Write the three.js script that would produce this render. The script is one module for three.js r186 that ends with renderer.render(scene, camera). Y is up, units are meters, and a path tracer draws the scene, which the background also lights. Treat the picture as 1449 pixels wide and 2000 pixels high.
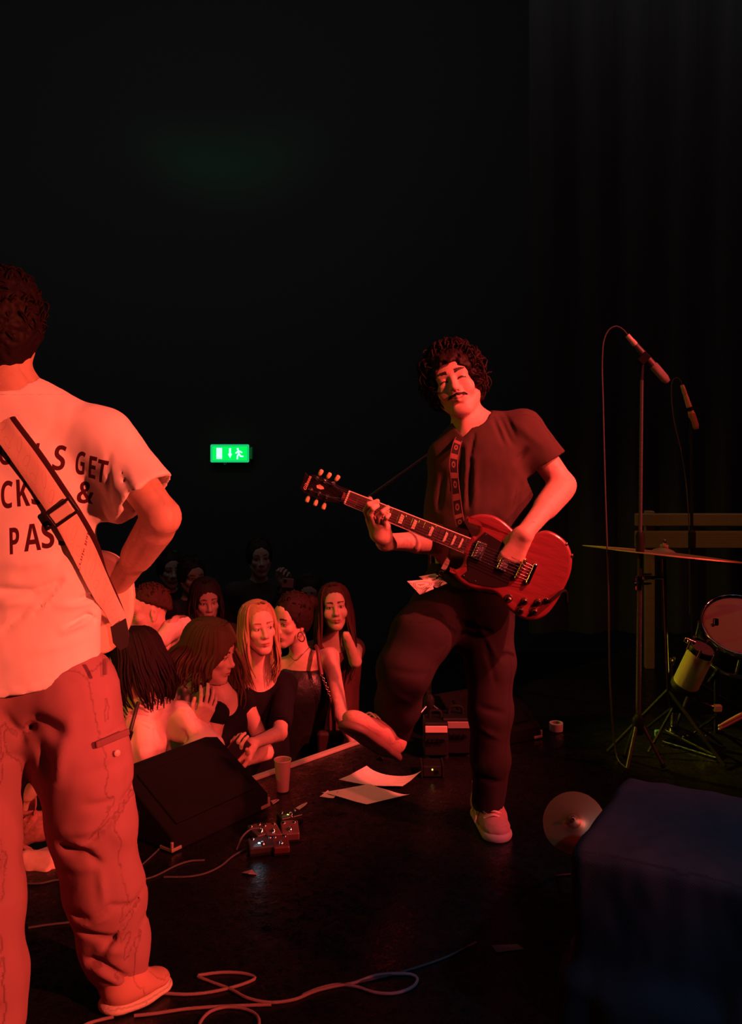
import * as THREE from 'three';
import { mergeGeometries, mergeVertices } from 'three/addons/utils/BufferGeometryUtils.js';
import { RoundedBoxGeometry } from 'three/addons/geometries/RoundedBoxGeometry.js';
import { RectAreaLightUniformsLib } from 'three/addons/lights/RectAreaLightUniformsLib.js';
import { ImprovedNoise } from 'three/addons/math/ImprovedNoise.js';

RectAreaLightUniformsLib.init();
const V = (x, y, z) => new THREE.Vector3(x, y, z);

// ------------------------------------------------------------------ camera, light and exposure
const FOCAL = 2000, HX = 724.5, HORIZON = 763, EYE = 1.53;   // focal length and horizon in photograph pixels, eye height over the stage
const scene = new THREE.Scene();
scene.background = new THREE.Color(0x000000);
const camera = new THREE.PerspectiveCamera(2 * Math.atan(1237 / FOCAL) * 180 / Math.PI, 1449 / 2474, 0.05, 60);
camera.setViewOffset(1449, 2474, 0, 474, 1449, 2000);        // a lens shifted down: verticals stay vertical
camera.position.set(0, EYE, 0);
camera.lookAt(0, EYE, -1);
const renderer = new THREE.WebGLRenderer();
renderer.toneMapping = THREE.LinearToneMapping;
renderer.toneMappingExposure = 1.0;
renderer.shadowMap.enabled = true;

const RED = new THREE.Color().setRGB(1, 0.085, 0.066);
const ORANGE = new THREE.Color().setRGB(1, 0.110, 0.058);
const LIME = new THREE.Color().setRGB(0.75, 0.62, 0.015);
const BLUE = new THREE.Color().setRGB(0.30, 0.55, 1);
const AMBER = new THREE.Color().setRGB(1, 0.42, 0.16);
const GREEN = new THREE.Color().setRGB(0.02, 1, 0.28);
// stage lamps: [position, aim, colour, candela, half angle in degrees, penumbra, source size, label]
const LAMPS = [
  [V(4.9, 3.1, 1.1), V(-0.85, 0.85, -2.6), ORANGE, 255, 10.5, 0.4, 4, 'red parcan lighting the player in the white tee'],
  [V(4.4, 3.2, 0.4), V(0.42, 0.85, -3.5), RED, 84, 9.6, 0.35, 4, 'red parcan lighting the player with the red guitar'],
  [V(3.3, 4.3, -1.4), V(-0.6, 0.1, -4.65), RED, 185, 11.5, 0.5, 4, 'red parcan lighting the front row of the crowd'],
  [V(1.0, 2.45, 1.9), V(-0.82, 0.2, -4.3), RED, 80, 6, 0.55, 3, 'red parcan aimed low past the players at the front row'],
  [V(6.2, 2.7, -2.3), V(-0.3, 0.85, -3.65), RED, 66, 13, 0.6, 4, 'red parcan at the far stage wing'],
  [V(-5.2, 3.2, -3.0), V(0.1, 0.6, -4.6), LIME, 15, 16.5, 0.6, 4, 'yellow green parcan over the crowd barrier'],
  [V(5.6, 4.6, -2.4), V(1.28, 1.05, -4.25), RED, 48, 10.5, 0.6, 4, 'red parcan over the drum kit'],
  [V(-3.2, 4.7, -7.0), V(1.42, 0.12, -4.35), LIME, 150, 4.2, 0.6, 4, 'yellow parcan aimed across at the drum kit'],
  [V(2.7, 4.4, 0.6), V(0.98, 0.4, -2.3), BLUE, 30, 8.5, 0.7, 4, 'blue parcan over the flight case'],
  [V(4.4, 4.2, -2.4), V(2.0, 0.8, -5.6), AMBER, 9, 8, 0.8, 3, 'amber parcan lighting the wooden rail'],
  [V(-4.5, 4.9, -4.6), V(-1.55, 4.3, -10.2), GREEN, 12, 9, 1.0, 4, 'green parcan aimed at the far wall'],
];
// added unseen fill panels that lift the dark stage and far wall: [position, aim, width, height, colour, intensity]
const FILL_LIGHTS = [
  [V(0.2, 5.3, -2.9), V(0.2, 0, -2.9), 4.4, 4.4, new THREE.Color().setRGB(1, 0.38, 0.44), 0.08],
  [V(0, 5.2, -5.9), V(0.2, 2.0, -9.6), 10, 1.2, new THREE.Color().setRGB(0.95, 0.97, 1), 0.42],
];

// ------------------------------------------------------------------ helpers
const P = (px, py, d) => V((px - HX) / FOCAL * d, EYE - (py - HORIZON) / FOCAL * d, -d);
const G = (px, py, h = 0) => { const d = FOCAL * (EYE - h) / (py - HORIZON); return V((px - HX) / FOCAL * d, h, -d); };
const M = (px, d) => px * d / FOCAL;                           // pixels to metres at a depth
const names = new Map();
function numbered(name) { const k = names.get(name) ?? 0; names.set(name, k + 1); return k ? `${name}_${String(k).padStart(3, '0')}` : name; }
function cast(o) { o.castShadow = true; o.receiveShadow = true; return o; }
function thing(name, label, category, at = V(0, 0, 0), group) {
  const o = new THREE.Group(); o.name = numbered(name); o.position.copy(at); scene.add(o);
  o.userData = { label, category }; if (group) o.userData.group = group;
  return o;
}
// a part whose geometry is given in world space; it is moved into its parent's frame
function part(name, geo, mat, parent, label) {
  const g = geo.clone(); parent.updateWorldMatrix(true, false);
  g.applyMatrix4(parent.matrixWorld.clone().invert());
  const m = cast(new THREE.Mesh(g, mat)); m.name = name; parent.add(m);
  if (label) m.userData.label = label;
  return m;
}
// a part in its parent's own frame
function local(name, geo, mat, parent, label) {
  const m = cast(new THREE.Mesh(geo, mat)); m.name = name; parent.add(m);
  if (label) m.userData.label = label;
  return m;
}
function struct(name, geo, mat) { const m = cast(new THREE.Mesh(geo, mat)); m.name = name; m.userData.kind = 'structure'; scene.add(m); return m; }
let seed = 7; const rnd = () => { seed = (seed * 1664525 + 1013904223) >>> 0; return seed / 4294967296; };
const rr = (a, b) => a + (b - a) * rnd();
const noise3 = new ImprovedNoise(), nz = (x, y, z) => noise3.noise(x + 31.7, y + 17.3, z + 53.9);
const lerp = (a, b, t) => a + (b - a) * t, clamp = (x, a, b) => Math.min(b, Math.max(a, x));
const mid = (a, b, t = 0.5) => a.clone().lerp(b, t);
const sstep = (a, b, x) => { const t = clamp((x - a) / (b - a), 0, 1); return t * t * (3 - 2 * t); };

// textures: tiling grain
function grain(size, cells, amp, base, fine = 0.5) {
  const d = new Uint8Array(size * size * 4), grid = (n) => Array.from({ length: n * n }, rnd);
  const layers = [[cells, grid(cells), 1 - fine], [cells * 4, grid(cells * 4), fine]];
  for (let y = 0; y < size; y++) for (let x = 0; x < size; x++) {
    let v = 0;
    for (const [n, g, w] of layers) {
      const fx = x / size * n, fy = y / size * n, ix = Math.floor(fx), iy = Math.floor(fy), tx = fx - ix, ty = fy - iy;
      const at = (a, b) => g[(b % n) * n + (a % n)];
      v += w * lerp(lerp(at(ix, iy), at(ix + 1, iy), tx), lerp(at(ix, iy + 1), at(ix + 1, iy + 1), tx), ty);
    }
    const c = clamp(base + (v - 0.5) * amp, 0, 1) * 255, o = (y * size + x) * 4;
    d[o] = d[o + 1] = d[o + 2] = c; d[o + 3] = 255;
  }
  const t = new THREE.DataTexture(d, size, size); t.wrapS = t.wrapT = THREE.RepeatWrapping; t.magFilter = THREE.LinearFilter; t.needsUpdate = true;
  return t;
}
function scaled(t, rx, ry = rx) { const c = t.clone(); c.repeat.set(rx, ry); c.needsUpdate = true; return c; }
const grainFine = grain(256, 32, 1, 0.5), grainCoarse = grain(256, 10, 1, 0.5, 0.35), grainScuff = grain(512, 24, 0.9, 0.62, 0.6);
const weave = (() => {                                        // plain cloth weave
  const n = 128, d = new Uint8Array(n * n * 4);
  for (let y = 0; y < n; y++) for (let x = 0; x < n; x++) {
    const c = 128 + 70 * Math.sin(x / n * Math.PI * 32) * Math.sin(y / n * Math.PI * 32) + 40 * (rnd() - 0.5), o = (y * n + x) * 4;
    d[o] = d[o + 1] = d[o + 2] = c; d[o + 3] = 255;
  }
  const t = new THREE.DataTexture(d, n, n); t.wrapS = t.wrapT = THREE.RepeatWrapping; t.magFilter = THREE.LinearFilter; t.needsUpdate = true;
  return t;
})();
const rgb = (r, g, b) => new THREE.Color().setRGB(r, g, b);
function std(r, g, b, roughness = 0.7, o = {}) { return new THREE.MeshStandardMaterial({ color: rgb(r, g, b), roughness, ...o }); }
function dull(r, g, b, roughness = 0.9, o = {}) { return new THREE.MeshPhysicalMaterial({ color: rgb(r, g, b), roughness, specularIntensity: 0.25, ...o }); }
function cloth(r, g, b, o = {}) { return dull(r, g, b, 0.92, { bumpMap: scaled(weave, 14), bumpScale: 0.0006, ...o }); }
const blackPaint = (rough = 0.55) => dull(0.006, 0.006, 0.0075, rough, { specularIntensity: 0.45,  bumpMap: scaled(grainFine, 6), bumpScale: 0.0006 });
const chrome = (rough = 0.16) => std(0.75, 0.75, 0.77, rough, { metalness: 1, roughnessMap: scaled(grainScuff, 4) });
const steel = (rough = 0.35) => std(0.17, 0.17, 0.18, rough, { metalness: 1, roughnessMap: scaled(grainScuff, 4) });
const rubber = () => dull(0.008, 0.008, 0.009, 0.75, { bumpMap: scaled(grainFine, 20), bumpScale: 0.0003 });

// primitives in world space
function boxGeo(c, sx, sy, sz, r = 0.004, q) {
  const g = new RoundedBoxGeometry(sx, sy, sz, 2, Math.min(r, sx / 2.01, sy / 2.01, sz / 2.01));
  if (q) g.applyQuaternion(q);
  g.translate(c.x, c.y, c.z); return g;
}
function rodGeo(a, b, ra, rb = ra, sides = 12) {
  const d = b.clone().sub(a), g = new THREE.CylinderGeometry(rb, ra, d.length(), sides, 1);
  g.applyQuaternion(new THREE.Quaternion().setFromUnitVectors(V(0, 1, 0), d.clone().normalize()));
  const c = mid(a, b); g.translate(c.x, c.y, c.z); return g;
}
function latheGeo(profile, at, axis = V(0, 1, 0), sides = 28) {
  const g = new THREE.LatheGeometry(profile.map(([r, y]) => new THREE.Vector2(r, y)), sides);
  g.applyQuaternion(new THREE.Quaternion().setFromUnitVectors(V(0, 1, 0), axis.clone().normalize()));
  g.translate(at.x, at.y, at.z); return g;
}
// a tube whose radius may change along its length, closed at both ends; flat < 1 flattens it
function tubeGeo(points, radius, segs = 40, sides = 8, closed = false) {
  const curve = new THREE.CatmullRomCurve3(points, closed, 'centripetal'), fr = curve.computeFrenetFrames(segs, closed);
  const pos = [], nor = [], uv = [], idx = [], len = curve.getLength();
  for (let i = 0; i <= segs; i++) {
    const t = i / segs, c = curve.getPointAt(Math.min(t, 1)), r = typeof radius === 'function' ? radius(t) : radius, f = i % (segs + 1);
    for (let j = 0; j <= sides; j++) {
      const a = j / sides * Math.PI * 2, ca = Math.cos(a), sa = Math.sin(a);
      const nx = fr.normals[f].x * ca + fr.binormals[f].x * sa, ny = fr.normals[f].y * ca + fr.binormals[f].y * sa, nzv = fr.normals[f].z * ca + fr.binormals[f].z * sa;
      pos.push(c.x + nx * r, c.y + ny * r, c.z + nzv * r); nor.push(nx, ny, nzv); uv.push(j / sides, t * len);
    }
  }
  const w = sides + 1;
  for (let i = 0; i < segs; i++) for (let j = 0; j < sides; j++) { const a = i * w + j, b = a + w; idx.push(a, a + 1, b, b, a + 1, b + 1); }
  if (!closed) for (const [row, flip] of [[0, 0], [segs, 1]]) {
    const c = curve.getPointAt(row / segs), k = pos.length / 3; pos.push(c.x, c.y, c.z);
    const tn = fr.tangents[row], s = flip ? 1 : -1; nor.push(tn.x * s, tn.y * s, tn.z * s); uv.push(0, 0);
    for (let j = 0; j < sides; j++) { const a = row * w + j; flip ? idx.push(k, a, a + 1) : idx.push(k, a + 1, a); }
  }
  const g = new THREE.BufferGeometry();
  g.setAttribute('position', new THREE.Float32BufferAttribute(pos, 3)); g.setAttribute('normal', new THREE.Float32BufferAttribute(nor, 3)); g.setAttribute('uv', new THREE.Float32BufferAttribute(uv, 2)); g.setIndex(idx);
  return g;
}
function plain(g) { const h = g.index ? g.toNonIndexed() : g.clone(); for (const k of Object.keys(h.attributes)) if (!['position', 'normal', 'uv'].includes(k)) h.deleteAttribute(k); return h; }
const join = (list) => mergeGeometries(list.map(plain));
// a flat outline (points are local 2D) extruded and bevelled, then put into a frame {o, x, y, n}
function plateGeo(pts, depth, bevel, frame, back = 0, curved = false, bevelSize = bevel, segs = 3) {
  const s = new THREE.Shape();
  if (curved) { const c = new THREE.SplineCurve([...pts, pts[0]].map(([a, b]) => new THREE.Vector2(a, b))); s.setFromPoints(c.getPoints(pts.length * 5).slice(0, -1)); }
  else s.setFromPoints(pts.map(([a, b]) => new THREE.Vector2(a, b)));
  const g = new THREE.ExtrudeGeometry(s, { depth: Math.max(depth - 2 * bevel, 1e-4), bevelEnabled: bevel > 0, bevelThickness: bevel, bevelSize, bevelOffset: -bevelSize, bevelSegments: segs, curveSegments: 6 });
  g.translate(0, 0, bevel + back);
  g.applyMatrix4(new THREE.Matrix4().makeBasis(frame.x, frame.y, frame.n).setPosition(frame.o));
  return g;
}
// ------------------------------------------------------------------ distance fields and their mesher (bodies, clothes, hair)
class Field {
  constructor() { this.ops = []; }
  op(fn, mode, k) { this.ops.push({ fn, mode, k }); return this; }
  cap(a, b, ra, rb = ra, k = 0.02, mode = 0) {
    const ax = a.x, ay = a.y, az = a.z, bx = b.x - ax, by = b.y - ay, bz = b.z - az, il = 1 / Math.max(bx * bx + by * by + bz * bz, 1e-9);
    return this.op((x, y, z) => {
      const px = x - ax, py = y - ay, pz = z - az; let t = (px * bx + py * by + pz * bz) * il; t = t < 0 ? 0 : t > 1 ? 1 : t;
      const dx = px - bx * t, dy = py - by * t, dz = pz - bz * t;
      return Math.sqrt(dx * dx + dy * dy + dz * dz) - ra - (rb - ra) * t;
    }, mode, k);
  }
  // a capsule flattened along the direction n (f < 1 is thinner that way)
  ecap(a, b, ra, rb, n, f, k = 0.03, mode = 0) {
    const ax = a.x, ay = a.y, az = a.z, nx = n.x, ny = n.y, nzv = n.z, g = 1 / f - 1;
    let bx = b.x - ax, by = b.y - ay, bz = b.z - az; const bn = (bx * nx + by * ny + bz * nzv) * g; bx += nx * bn; by += ny * bn; bz += nzv * bn;
    const il = 1 / Math.max(bx * bx + by * by + bz * bz, 1e-9), out = Math.min(1, f + 0.15);
    return this.op((x, y, z) => {
      let px = x - ax, py = y - ay, pz = z - az; const q = (px * nx + py * ny + pz * nzv) * g; px += nx * q; py += ny * q; pz += nzv * q;
      let t = (px * bx + py * by + pz * bz) * il; t = t < 0 ? 0 : t > 1 ? 1 : t;
      const dx = px - bx * t, dy = py - by * t, dz = pz - bz * t;
      return (Math.sqrt(dx * dx + dy * dy + dz * dz) - ra - (rb - ra) * t) * out;
    }, mode, k);
  }
  ell(c, r, q = null, k = 0.02, mode = 0) {
    const m = new THREE.Matrix4(); if (q) m.makeRotationFromQuaternion(q);
    const e = m.elements, [rx, ry, rz] = r, cx = c.x, cy = c.y, cz = c.z, rm = Math.min(rx, ry, rz);
    return this.op((x, y, z) => {
      const px = x - cx, py = y - cy, pz = z - cz;
      const lx = (px * e[0] + py * e[1] + pz * e[2]) / rx, ly = (px * e[4] + py * e[5] + pz * e[6]) / ry, lz = (px * e[8] + py * e[9] + pz * e[10]) / rz;
      const k0 = Math.sqrt(lx * lx + ly * ly + lz * lz); if (k0 < 1e-3) return -rm;
      const ux = lx / rx, uy = ly / ry, uz = lz / rz;
      return k0 * (k0 - 1) / Math.sqrt(ux * ux + uy * uy + uz * uz);
    }, mode, k);
  }
  chain(pts, k = 0.02, mode = 0) { for (let i = 0; i + 1 < pts.length; i++) this.cap(pts[i][0], pts[i + 1][0], pts[i][1], pts[i + 1][1], k, mode); return this; }
  // keeps what lies on the side that n points away from
  cut(c, n, k = 0.004) { const l = n.length(), nx = n.x / l, ny = n.y / l, nzv = n.z / l, d0 = nx * c.x + ny * c.y + nzv * c.z; return this.op((x, y, z) => x * nx + y * ny + z * nzv - d0, 2, k); }
  // cuts a sleeve or leg off square at c, within r of the line along d
  sleeveEnd(c, d, r, k = 0.004) {
    const u = d.clone().normalize();
    return this.op((x, y, z) => { const px = x - c.x, py = y - c.y, pz = z - c.z, t = px * u.x + py * u.y + pz * u.z; return t > -r && px * px + py * py + pz * pz - t * t < r * r ? t : -1; }, 2, k);
  }
  box(c, hx, hy, hz, q = null, r = 0.01, k = 0.01, mode = 0) {
    const m = new THREE.Matrix4(); if (q) m.makeRotationFromQuaternion(q);
    const e = m.elements, cx = c.x, cy = c.y, cz = c.z;
    return this.op((x, y, z) => {
      const px = x - cx, py = y - cy, pz = z - cz;
      const a = Math.abs(px * e[0] + py * e[1] + pz * e[2]) - hx + r, b = Math.abs(px * e[4] + py * e[5] + pz * e[6]) - hy + r, w = Math.abs(px * e[8] + py * e[9] + pz * e[10]) - hz + r;
      const u = Math.max(a, 0), v = Math.max(b, 0), t = Math.max(w, 0);
      return Math.sqrt(u * u + v * v + t * t) + Math.min(Math.max(a, b, w), 0) - r;
    }, mode, k);
  }
}
function blend(d, v, mode, k) {
  if (mode === 0) { if (d === Infinity) return v; const h = k - Math.abs(d - v); return h > 0 ? Math.min(d, v) - h * h / (4 * k) : Math.min(d, v); }
  if (mode === 1) v = -v;
  const h = k - Math.abs(d - v); return h > 0 ? Math.max(d, v) + h * h / (4 * k) : Math.max(d, v);
}
function evalOps(ops, x, y, z) { let d = Infinity; for (let i = 0; i < ops.length; i++) d = blend(d, ops[i].fn(x, y, z), ops[i].mode, ops[i].k); return d; }
// surface nets over the box lo..hi; cells whose middle lies in one of the skip boxes are left out
function meshField(field, lo, hi, cell, { skip = [], disp = null, dispMax = 0.02 } = {}) {
  const n = [0, 1, 2].map((i) => Math.ceil((hi.getComponent(i) - lo.getComponent(i)) / cell) + 1), [nx, ny, nz_] = n, B = 8;
  const val = new Float32Array(nx * ny * nz_), ops = field.ops, hd = (B * cell) * 0.87 + cell;
  const vs = new Float64Array(ops.length);
  for (let bz = 0; bz < nz_; bz += B) for (let by = 0; by < ny; by += B) for (let bx = 0; bx < nx; bx += B) {
    const cx = lo.x + (bx + B / 2) * cell, cy = lo.y + (by + B / 2) * cell, cz = lo.z + (bz + B / 2) * cell;
    let d = Infinity; for (let i = 0; i < ops.length; i++) { vs[i] = ops[i].fn(cx, cy, cz); d = blend(d, vs[i], ops[i].mode, ops[i].k); }
    const x1 = Math.min(bx + B, nx), y1 = Math.min(by + B, ny), z1 = Math.min(bz + B, nz_);
    if (Math.abs(d) > hd * 1.7 + dispMax) { for (let z = bz; z < z1; z++) for (let y = by; y < y1; y++) val.fill(d, (z * ny + y) * nx + bx, (z * ny + y) * nx + x1); continue; }
    let best = Infinity; for (let i = 0; i < ops.length; i++) if (ops[i].mode === 0) best = Math.min(best, vs[i]);
    const act = ops.filter((o, i) => o.mode === 2 || (o.mode === 0 ? vs[i] < best + 3.4 * hd + o.k : vs[i] < 2.2 * hd + o.k));
    for (let z = bz; z < z1; z++) for (let y = by; y < y1; y++) for (let x = bx; x < x1; x++) {
      const wx = lo.x + x * cell, wy = lo.y + y * cell, wz = lo.z + z * cell; let f = evalOps(act, wx, wy, wz);
      if (disp && Math.abs(f) < 2.5 * cell + dispMax) f -= disp(wx, wy, wz);
      val[(z * ny + y) * nx + x] = f;
    }
  }
  const vid = new Int32Array((nx - 1) * (ny - 1) * (nz_ - 1)).fill(-1), pos = [], cxs = nx - 1, cys = ny - 1;
  const inSkip = (x, y, z) => skip.some((b) => x > b.lo.x && x < b.hi.x && y > b.lo.y && y < b.hi.y && z > b.lo.z && z < b.hi.z);
  const E = [[0, 1], [2, 3], [4, 5], [6, 7], [0, 2], [1, 3], [4, 6], [5, 7], [0, 4], [1, 5], [2, 6], [3, 7]], v8 = new Float64Array(8);
  for (let z = 0; z < nz_ - 1; z++) for (let y = 0; y < ny - 1; y++) for (let x = 0; x < nx - 1; x++) {
    const o = (z * ny + y) * nx + x; let mask = 0;
    for (let c = 0; c < 8; c++) { const v = v8[c] = val[o + (c & 1) + ((c >> 1) & 1) * nx + (c >> 2) * nx * ny]; if (v < 0) mask |= 1 << c; }
    if (mask === 0 || mask === 255) continue;
    if (skip.length && inSkip(lo.x + (x + 0.5) * cell, lo.y + (y + 0.5) * cell, lo.z + (z + 0.5) * cell)) continue;
    let sx = 0, sy = 0, sz = 0, k = 0;
    for (const [a, b] of E) {
      const va = v8[a], vb = v8[b]; if ((va < 0) === (vb < 0)) continue;
      const t = va / (va - vb); k++;
      sx += (a & 1) + ((b & 1) - (a & 1)) * t; sy += ((a >> 1) & 1) + (((b >> 1) & 1) - ((a >> 1) & 1)) * t; sz += (a >> 2) + ((b >> 2) - (a >> 2)) * t;
    }
    vid[(z * cys + y) * cxs + x] = pos.length / 3;
    pos.push(lo.x + (x + sx / k) * cell, lo.y + (y + sy / k) * cell, lo.z + (z + sz / k) * cell);
  }
  const idx = [], id = (x, y, z) => vid[(z * cys + y) * cxs + x];
  const quad = (a, b, c, d, flip) => { if (a < 0 || b < 0 || c < 0 || d < 0) return; flip ? idx.push(a, c, b, b, c, d) : idx.push(a, b, c, b, d, c); };
  for (let z = 0; z < nz_ - 1; z++) for (let y = 0; y < ny - 1; y++) for (let x = 0; x < nx - 1; x++) {
    const o = (z * ny + y) * nx + x, s = val[o] < 0;
    if (y && z && s !== (val[o + 1] < 0)) quad(id(x, y - 1, z - 1), id(x, y, z - 1), id(x, y - 1, z), id(x, y, z), !s);
    if (x && z && s !== (val[o + nx] < 0)) quad(id(x - 1, y, z - 1), id(x, y, z - 1), id(x - 1, y, z), id(x, y, z), s);
    if (x && y && s !== (val[o + nx * ny] < 0)) quad(id(x - 1, y - 1, z), id(x, y - 1, z), id(x - 1, y, z), id(x, y, z), !s);
  }
  const g = new THREE.BufferGeometry();
  g.setAttribute('position', new THREE.Float32BufferAttribute(pos, 3)); g.setIndex(idx); g.computeVertexNormals();
  return g;
}
// uv in metres by the side that each point faces; colour from a function of the point
function finish(g, colour = null) {
  const p = g.attributes.position, nn = g.attributes.normal, uv = new Float32Array(p.count * 2), col = colour ? new Float32Array(p.count * 3) : null;
  for (let i = 0; i < p.count; i++) {
    const x = p.getX(i), y = p.getY(i), z = p.getZ(i), ax = Math.abs(nn.getX(i)), ay = Math.abs(nn.getY(i)), az = Math.abs(nn.getZ(i));
    if (ay > ax && ay > az) { uv[2 * i] = x; uv[2 * i + 1] = z; } else if (ax > az) { uv[2 * i] = z; uv[2 * i + 1] = y; } else { uv[2 * i] = x; uv[2 * i + 1] = y; }
    if (col) { const c = colour(x, y, z); col[3 * i] = c[0]; col[3 * i + 1] = c[1]; col[3 * i + 2] = c[2]; }
  }
  g.setAttribute('uv', new THREE.BufferAttribute(uv, 2));
  if (col) g.setAttribute('color', new THREE.BufferAttribute(col, 3));
  return g;
}
const around = (c, r) => ({ lo: c.clone().subScalar(r), hi: c.clone().addScalar(r) });
// one continuous mesh: a coarse grid for the body, finer grids for the boxes given as [box, cell]
function skinGeo(field, box, cell, fine = [], colour) {
  const parts = [meshField(field, box.lo, box.hi, cell, { skip: fine.map(([b]) => b) })];
  for (const [b, c] of fine) parts.push(meshField(field, b.lo.clone().subScalar(cell * 0.8), b.hi.clone().addScalar(cell * 0.8), c));
  const list = parts.filter((g) => g.index.count).map((g) => finish(g, colour));
  return list.length > 1 ? mergeGeometries(list) : list[0];
}
const clothGeo = (field, box, cell, disp, dispMax = 0.02, colour) => finish(meshField(field, box.lo, box.hi, cell, { disp, dispMax }), colour);
const boxOf = (pts, m) => { const b = new THREE.Box3().setFromPoints(pts).expandByScalar(m); return { lo: b.min, hi: b.max }; };

// ------------------------------------------------------------------ heads, hands, hair
// a head's frame: +x to the viewer's right when it faces the viewer, +y up, +z out of the face
function headFrame(c, yaw, pitch, roll, s = 1) {
  const D = Math.PI / 180, q = new THREE.Quaternion().setFromEuler(new THREE.Euler(pitch * D, yaw * D, roll * D, 'YXZ')), iq = q.clone().invert(), t = V(0, 0, 0);
  return { c, q, s, p: (x, y, z) => V(x * s, y * s, z * s).applyQuaternion(q).add(c), v: (x, y, z) => V(x, y, z).applyQuaternion(q), inv: (x, y, z) => t.set(x - c.x, y - c.y, z - c.z).applyQuaternion(iq).divideScalar(s) };
}
function headField(f, h, o = {}) {
  const s = h.s, E = (x, y, z, a, b, c, k = 0.012, mode = 0) => f.ell(h.p(x, y, z), [a * s, b * s, c * s], h.q, k * s, mode);
  const C = (a, b, ra, rb, k = 0.012, mode = 0) => f.cap(h.p(...a), h.p(...b), ra * s, rb * s, k * s, mode);
  const w = o.wide ?? 1, jaw = o.jaw ?? 1;
  E(0, 0.036, -0.012, 0.074 * w, 0.086, 0.094);
  E(0, -0.035, 0.028, 0.060 * w, 0.082, 0.066, 0.03);
  for (const i of [-1, 1]) {
    C([i * 0.055 * w, -0.052, 0.0], [i * 0.016 * jaw, -0.104, 0.062], 0.019, 0.017, 0.03);
    E(i * 0.041 * w, -0.024, 0.062, 0.022, 0.018, 0.018, 0.022);
    E(i * 0.032, 0.0025, 0.097, 0.021, 0.0135, 0.0185, 0.014, 1);
    E(i * 0.075 * w, -0.012, -0.006, 0.009, 0.031, 0.017, 0.006); E(i * 0.083 * w, -0.004, -0.002, 0.005, 0.016, 0.009, 0.004, 1); E(i * 0.076 * w, -0.038, 0.001, 0.007, 0.009, 0.009, 0.006);
  }
  E(0, -0.108, 0.066, 0.02 * jaw, 0.015, 0.016, 0.022);
  C([-0.042 * w, 0.022, 0.070], [0.042 * w, 0.022, 0.070], 0.013, 0.013, 0.018); E(0, 0.045, 0.066, 0.045, 0.035, 0.02, 0.03);
  for (const i of [-1, 1]) {
    E(i * 0.031, 0.0015, 0.0725, 0.0145, 0.0125, 0.0135, 0.004);
    if (o.closed) { E(i * 0.031, 0.0045, 0.0745, 0.0165, 0.0105, 0.0135, 0.006); E(i * 0.033, -0.012, 0.079, 0.018, 0.006, 0.008, 0.012); }
    else E(i * 0.031, 0.0085, 0.0765, 0.0165, 0.0045, 0.0125, 0.005);
  }
  C([0, 0.014, 0.085], [0, -0.028, 0.103], 0.0078, 0.0105, 0.012); E(0, -0.034, 0.106, 0.0118, 0.0105, 0.011, 0.01);
  for (const i of [-1, 1]) { E(i * 0.0125, -0.037, 0.0945, 0.0085, 0.0085, 0.011, 0.007); E(i * 0.0065, -0.0455, 0.1015, 0.0035, 0.003, 0.005, 0.003, 1); }
  E(0, -0.062, 0.080, 0.028, 0.02, 0.016, 0.02);
  const m = o.smile ?? 0;
  for (const i of [-1, 1]) {
    C([0, -0.0662, 0.0945], [i * (0.021 + m * 0.006), -0.0685 + m * 0.006, 0.0835], 0.0056, 0.0035, 0.006);
    C([0, -0.0770, 0.0930], [i * (0.018 + m * 0.006), -0.0735 + m * 0.006, 0.0840], 0.0066, 0.004, 0.006);
    C([0, -0.0713, 0.1010], [i * (0.025 + m * 0.008), -0.0712 + m * 0.009, 0.0885], 0.0016, 0.0012, 0.003, 1);
    if (m) { E(i * 0.043, -0.04, 0.068, 0.018, 0.018, 0.015, 0.02); C([i * 0.024, -0.036, 0.1], [i * 0.038, -0.068, 0.086], 0.003, 0.003, 0.008, 1); }
  }
  E(0, -0.089, 0.092, 0.014, 0.003, 0.006, 0.008, 1);
}
const SKIN = [0.60, 0.38, 0.29];
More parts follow.
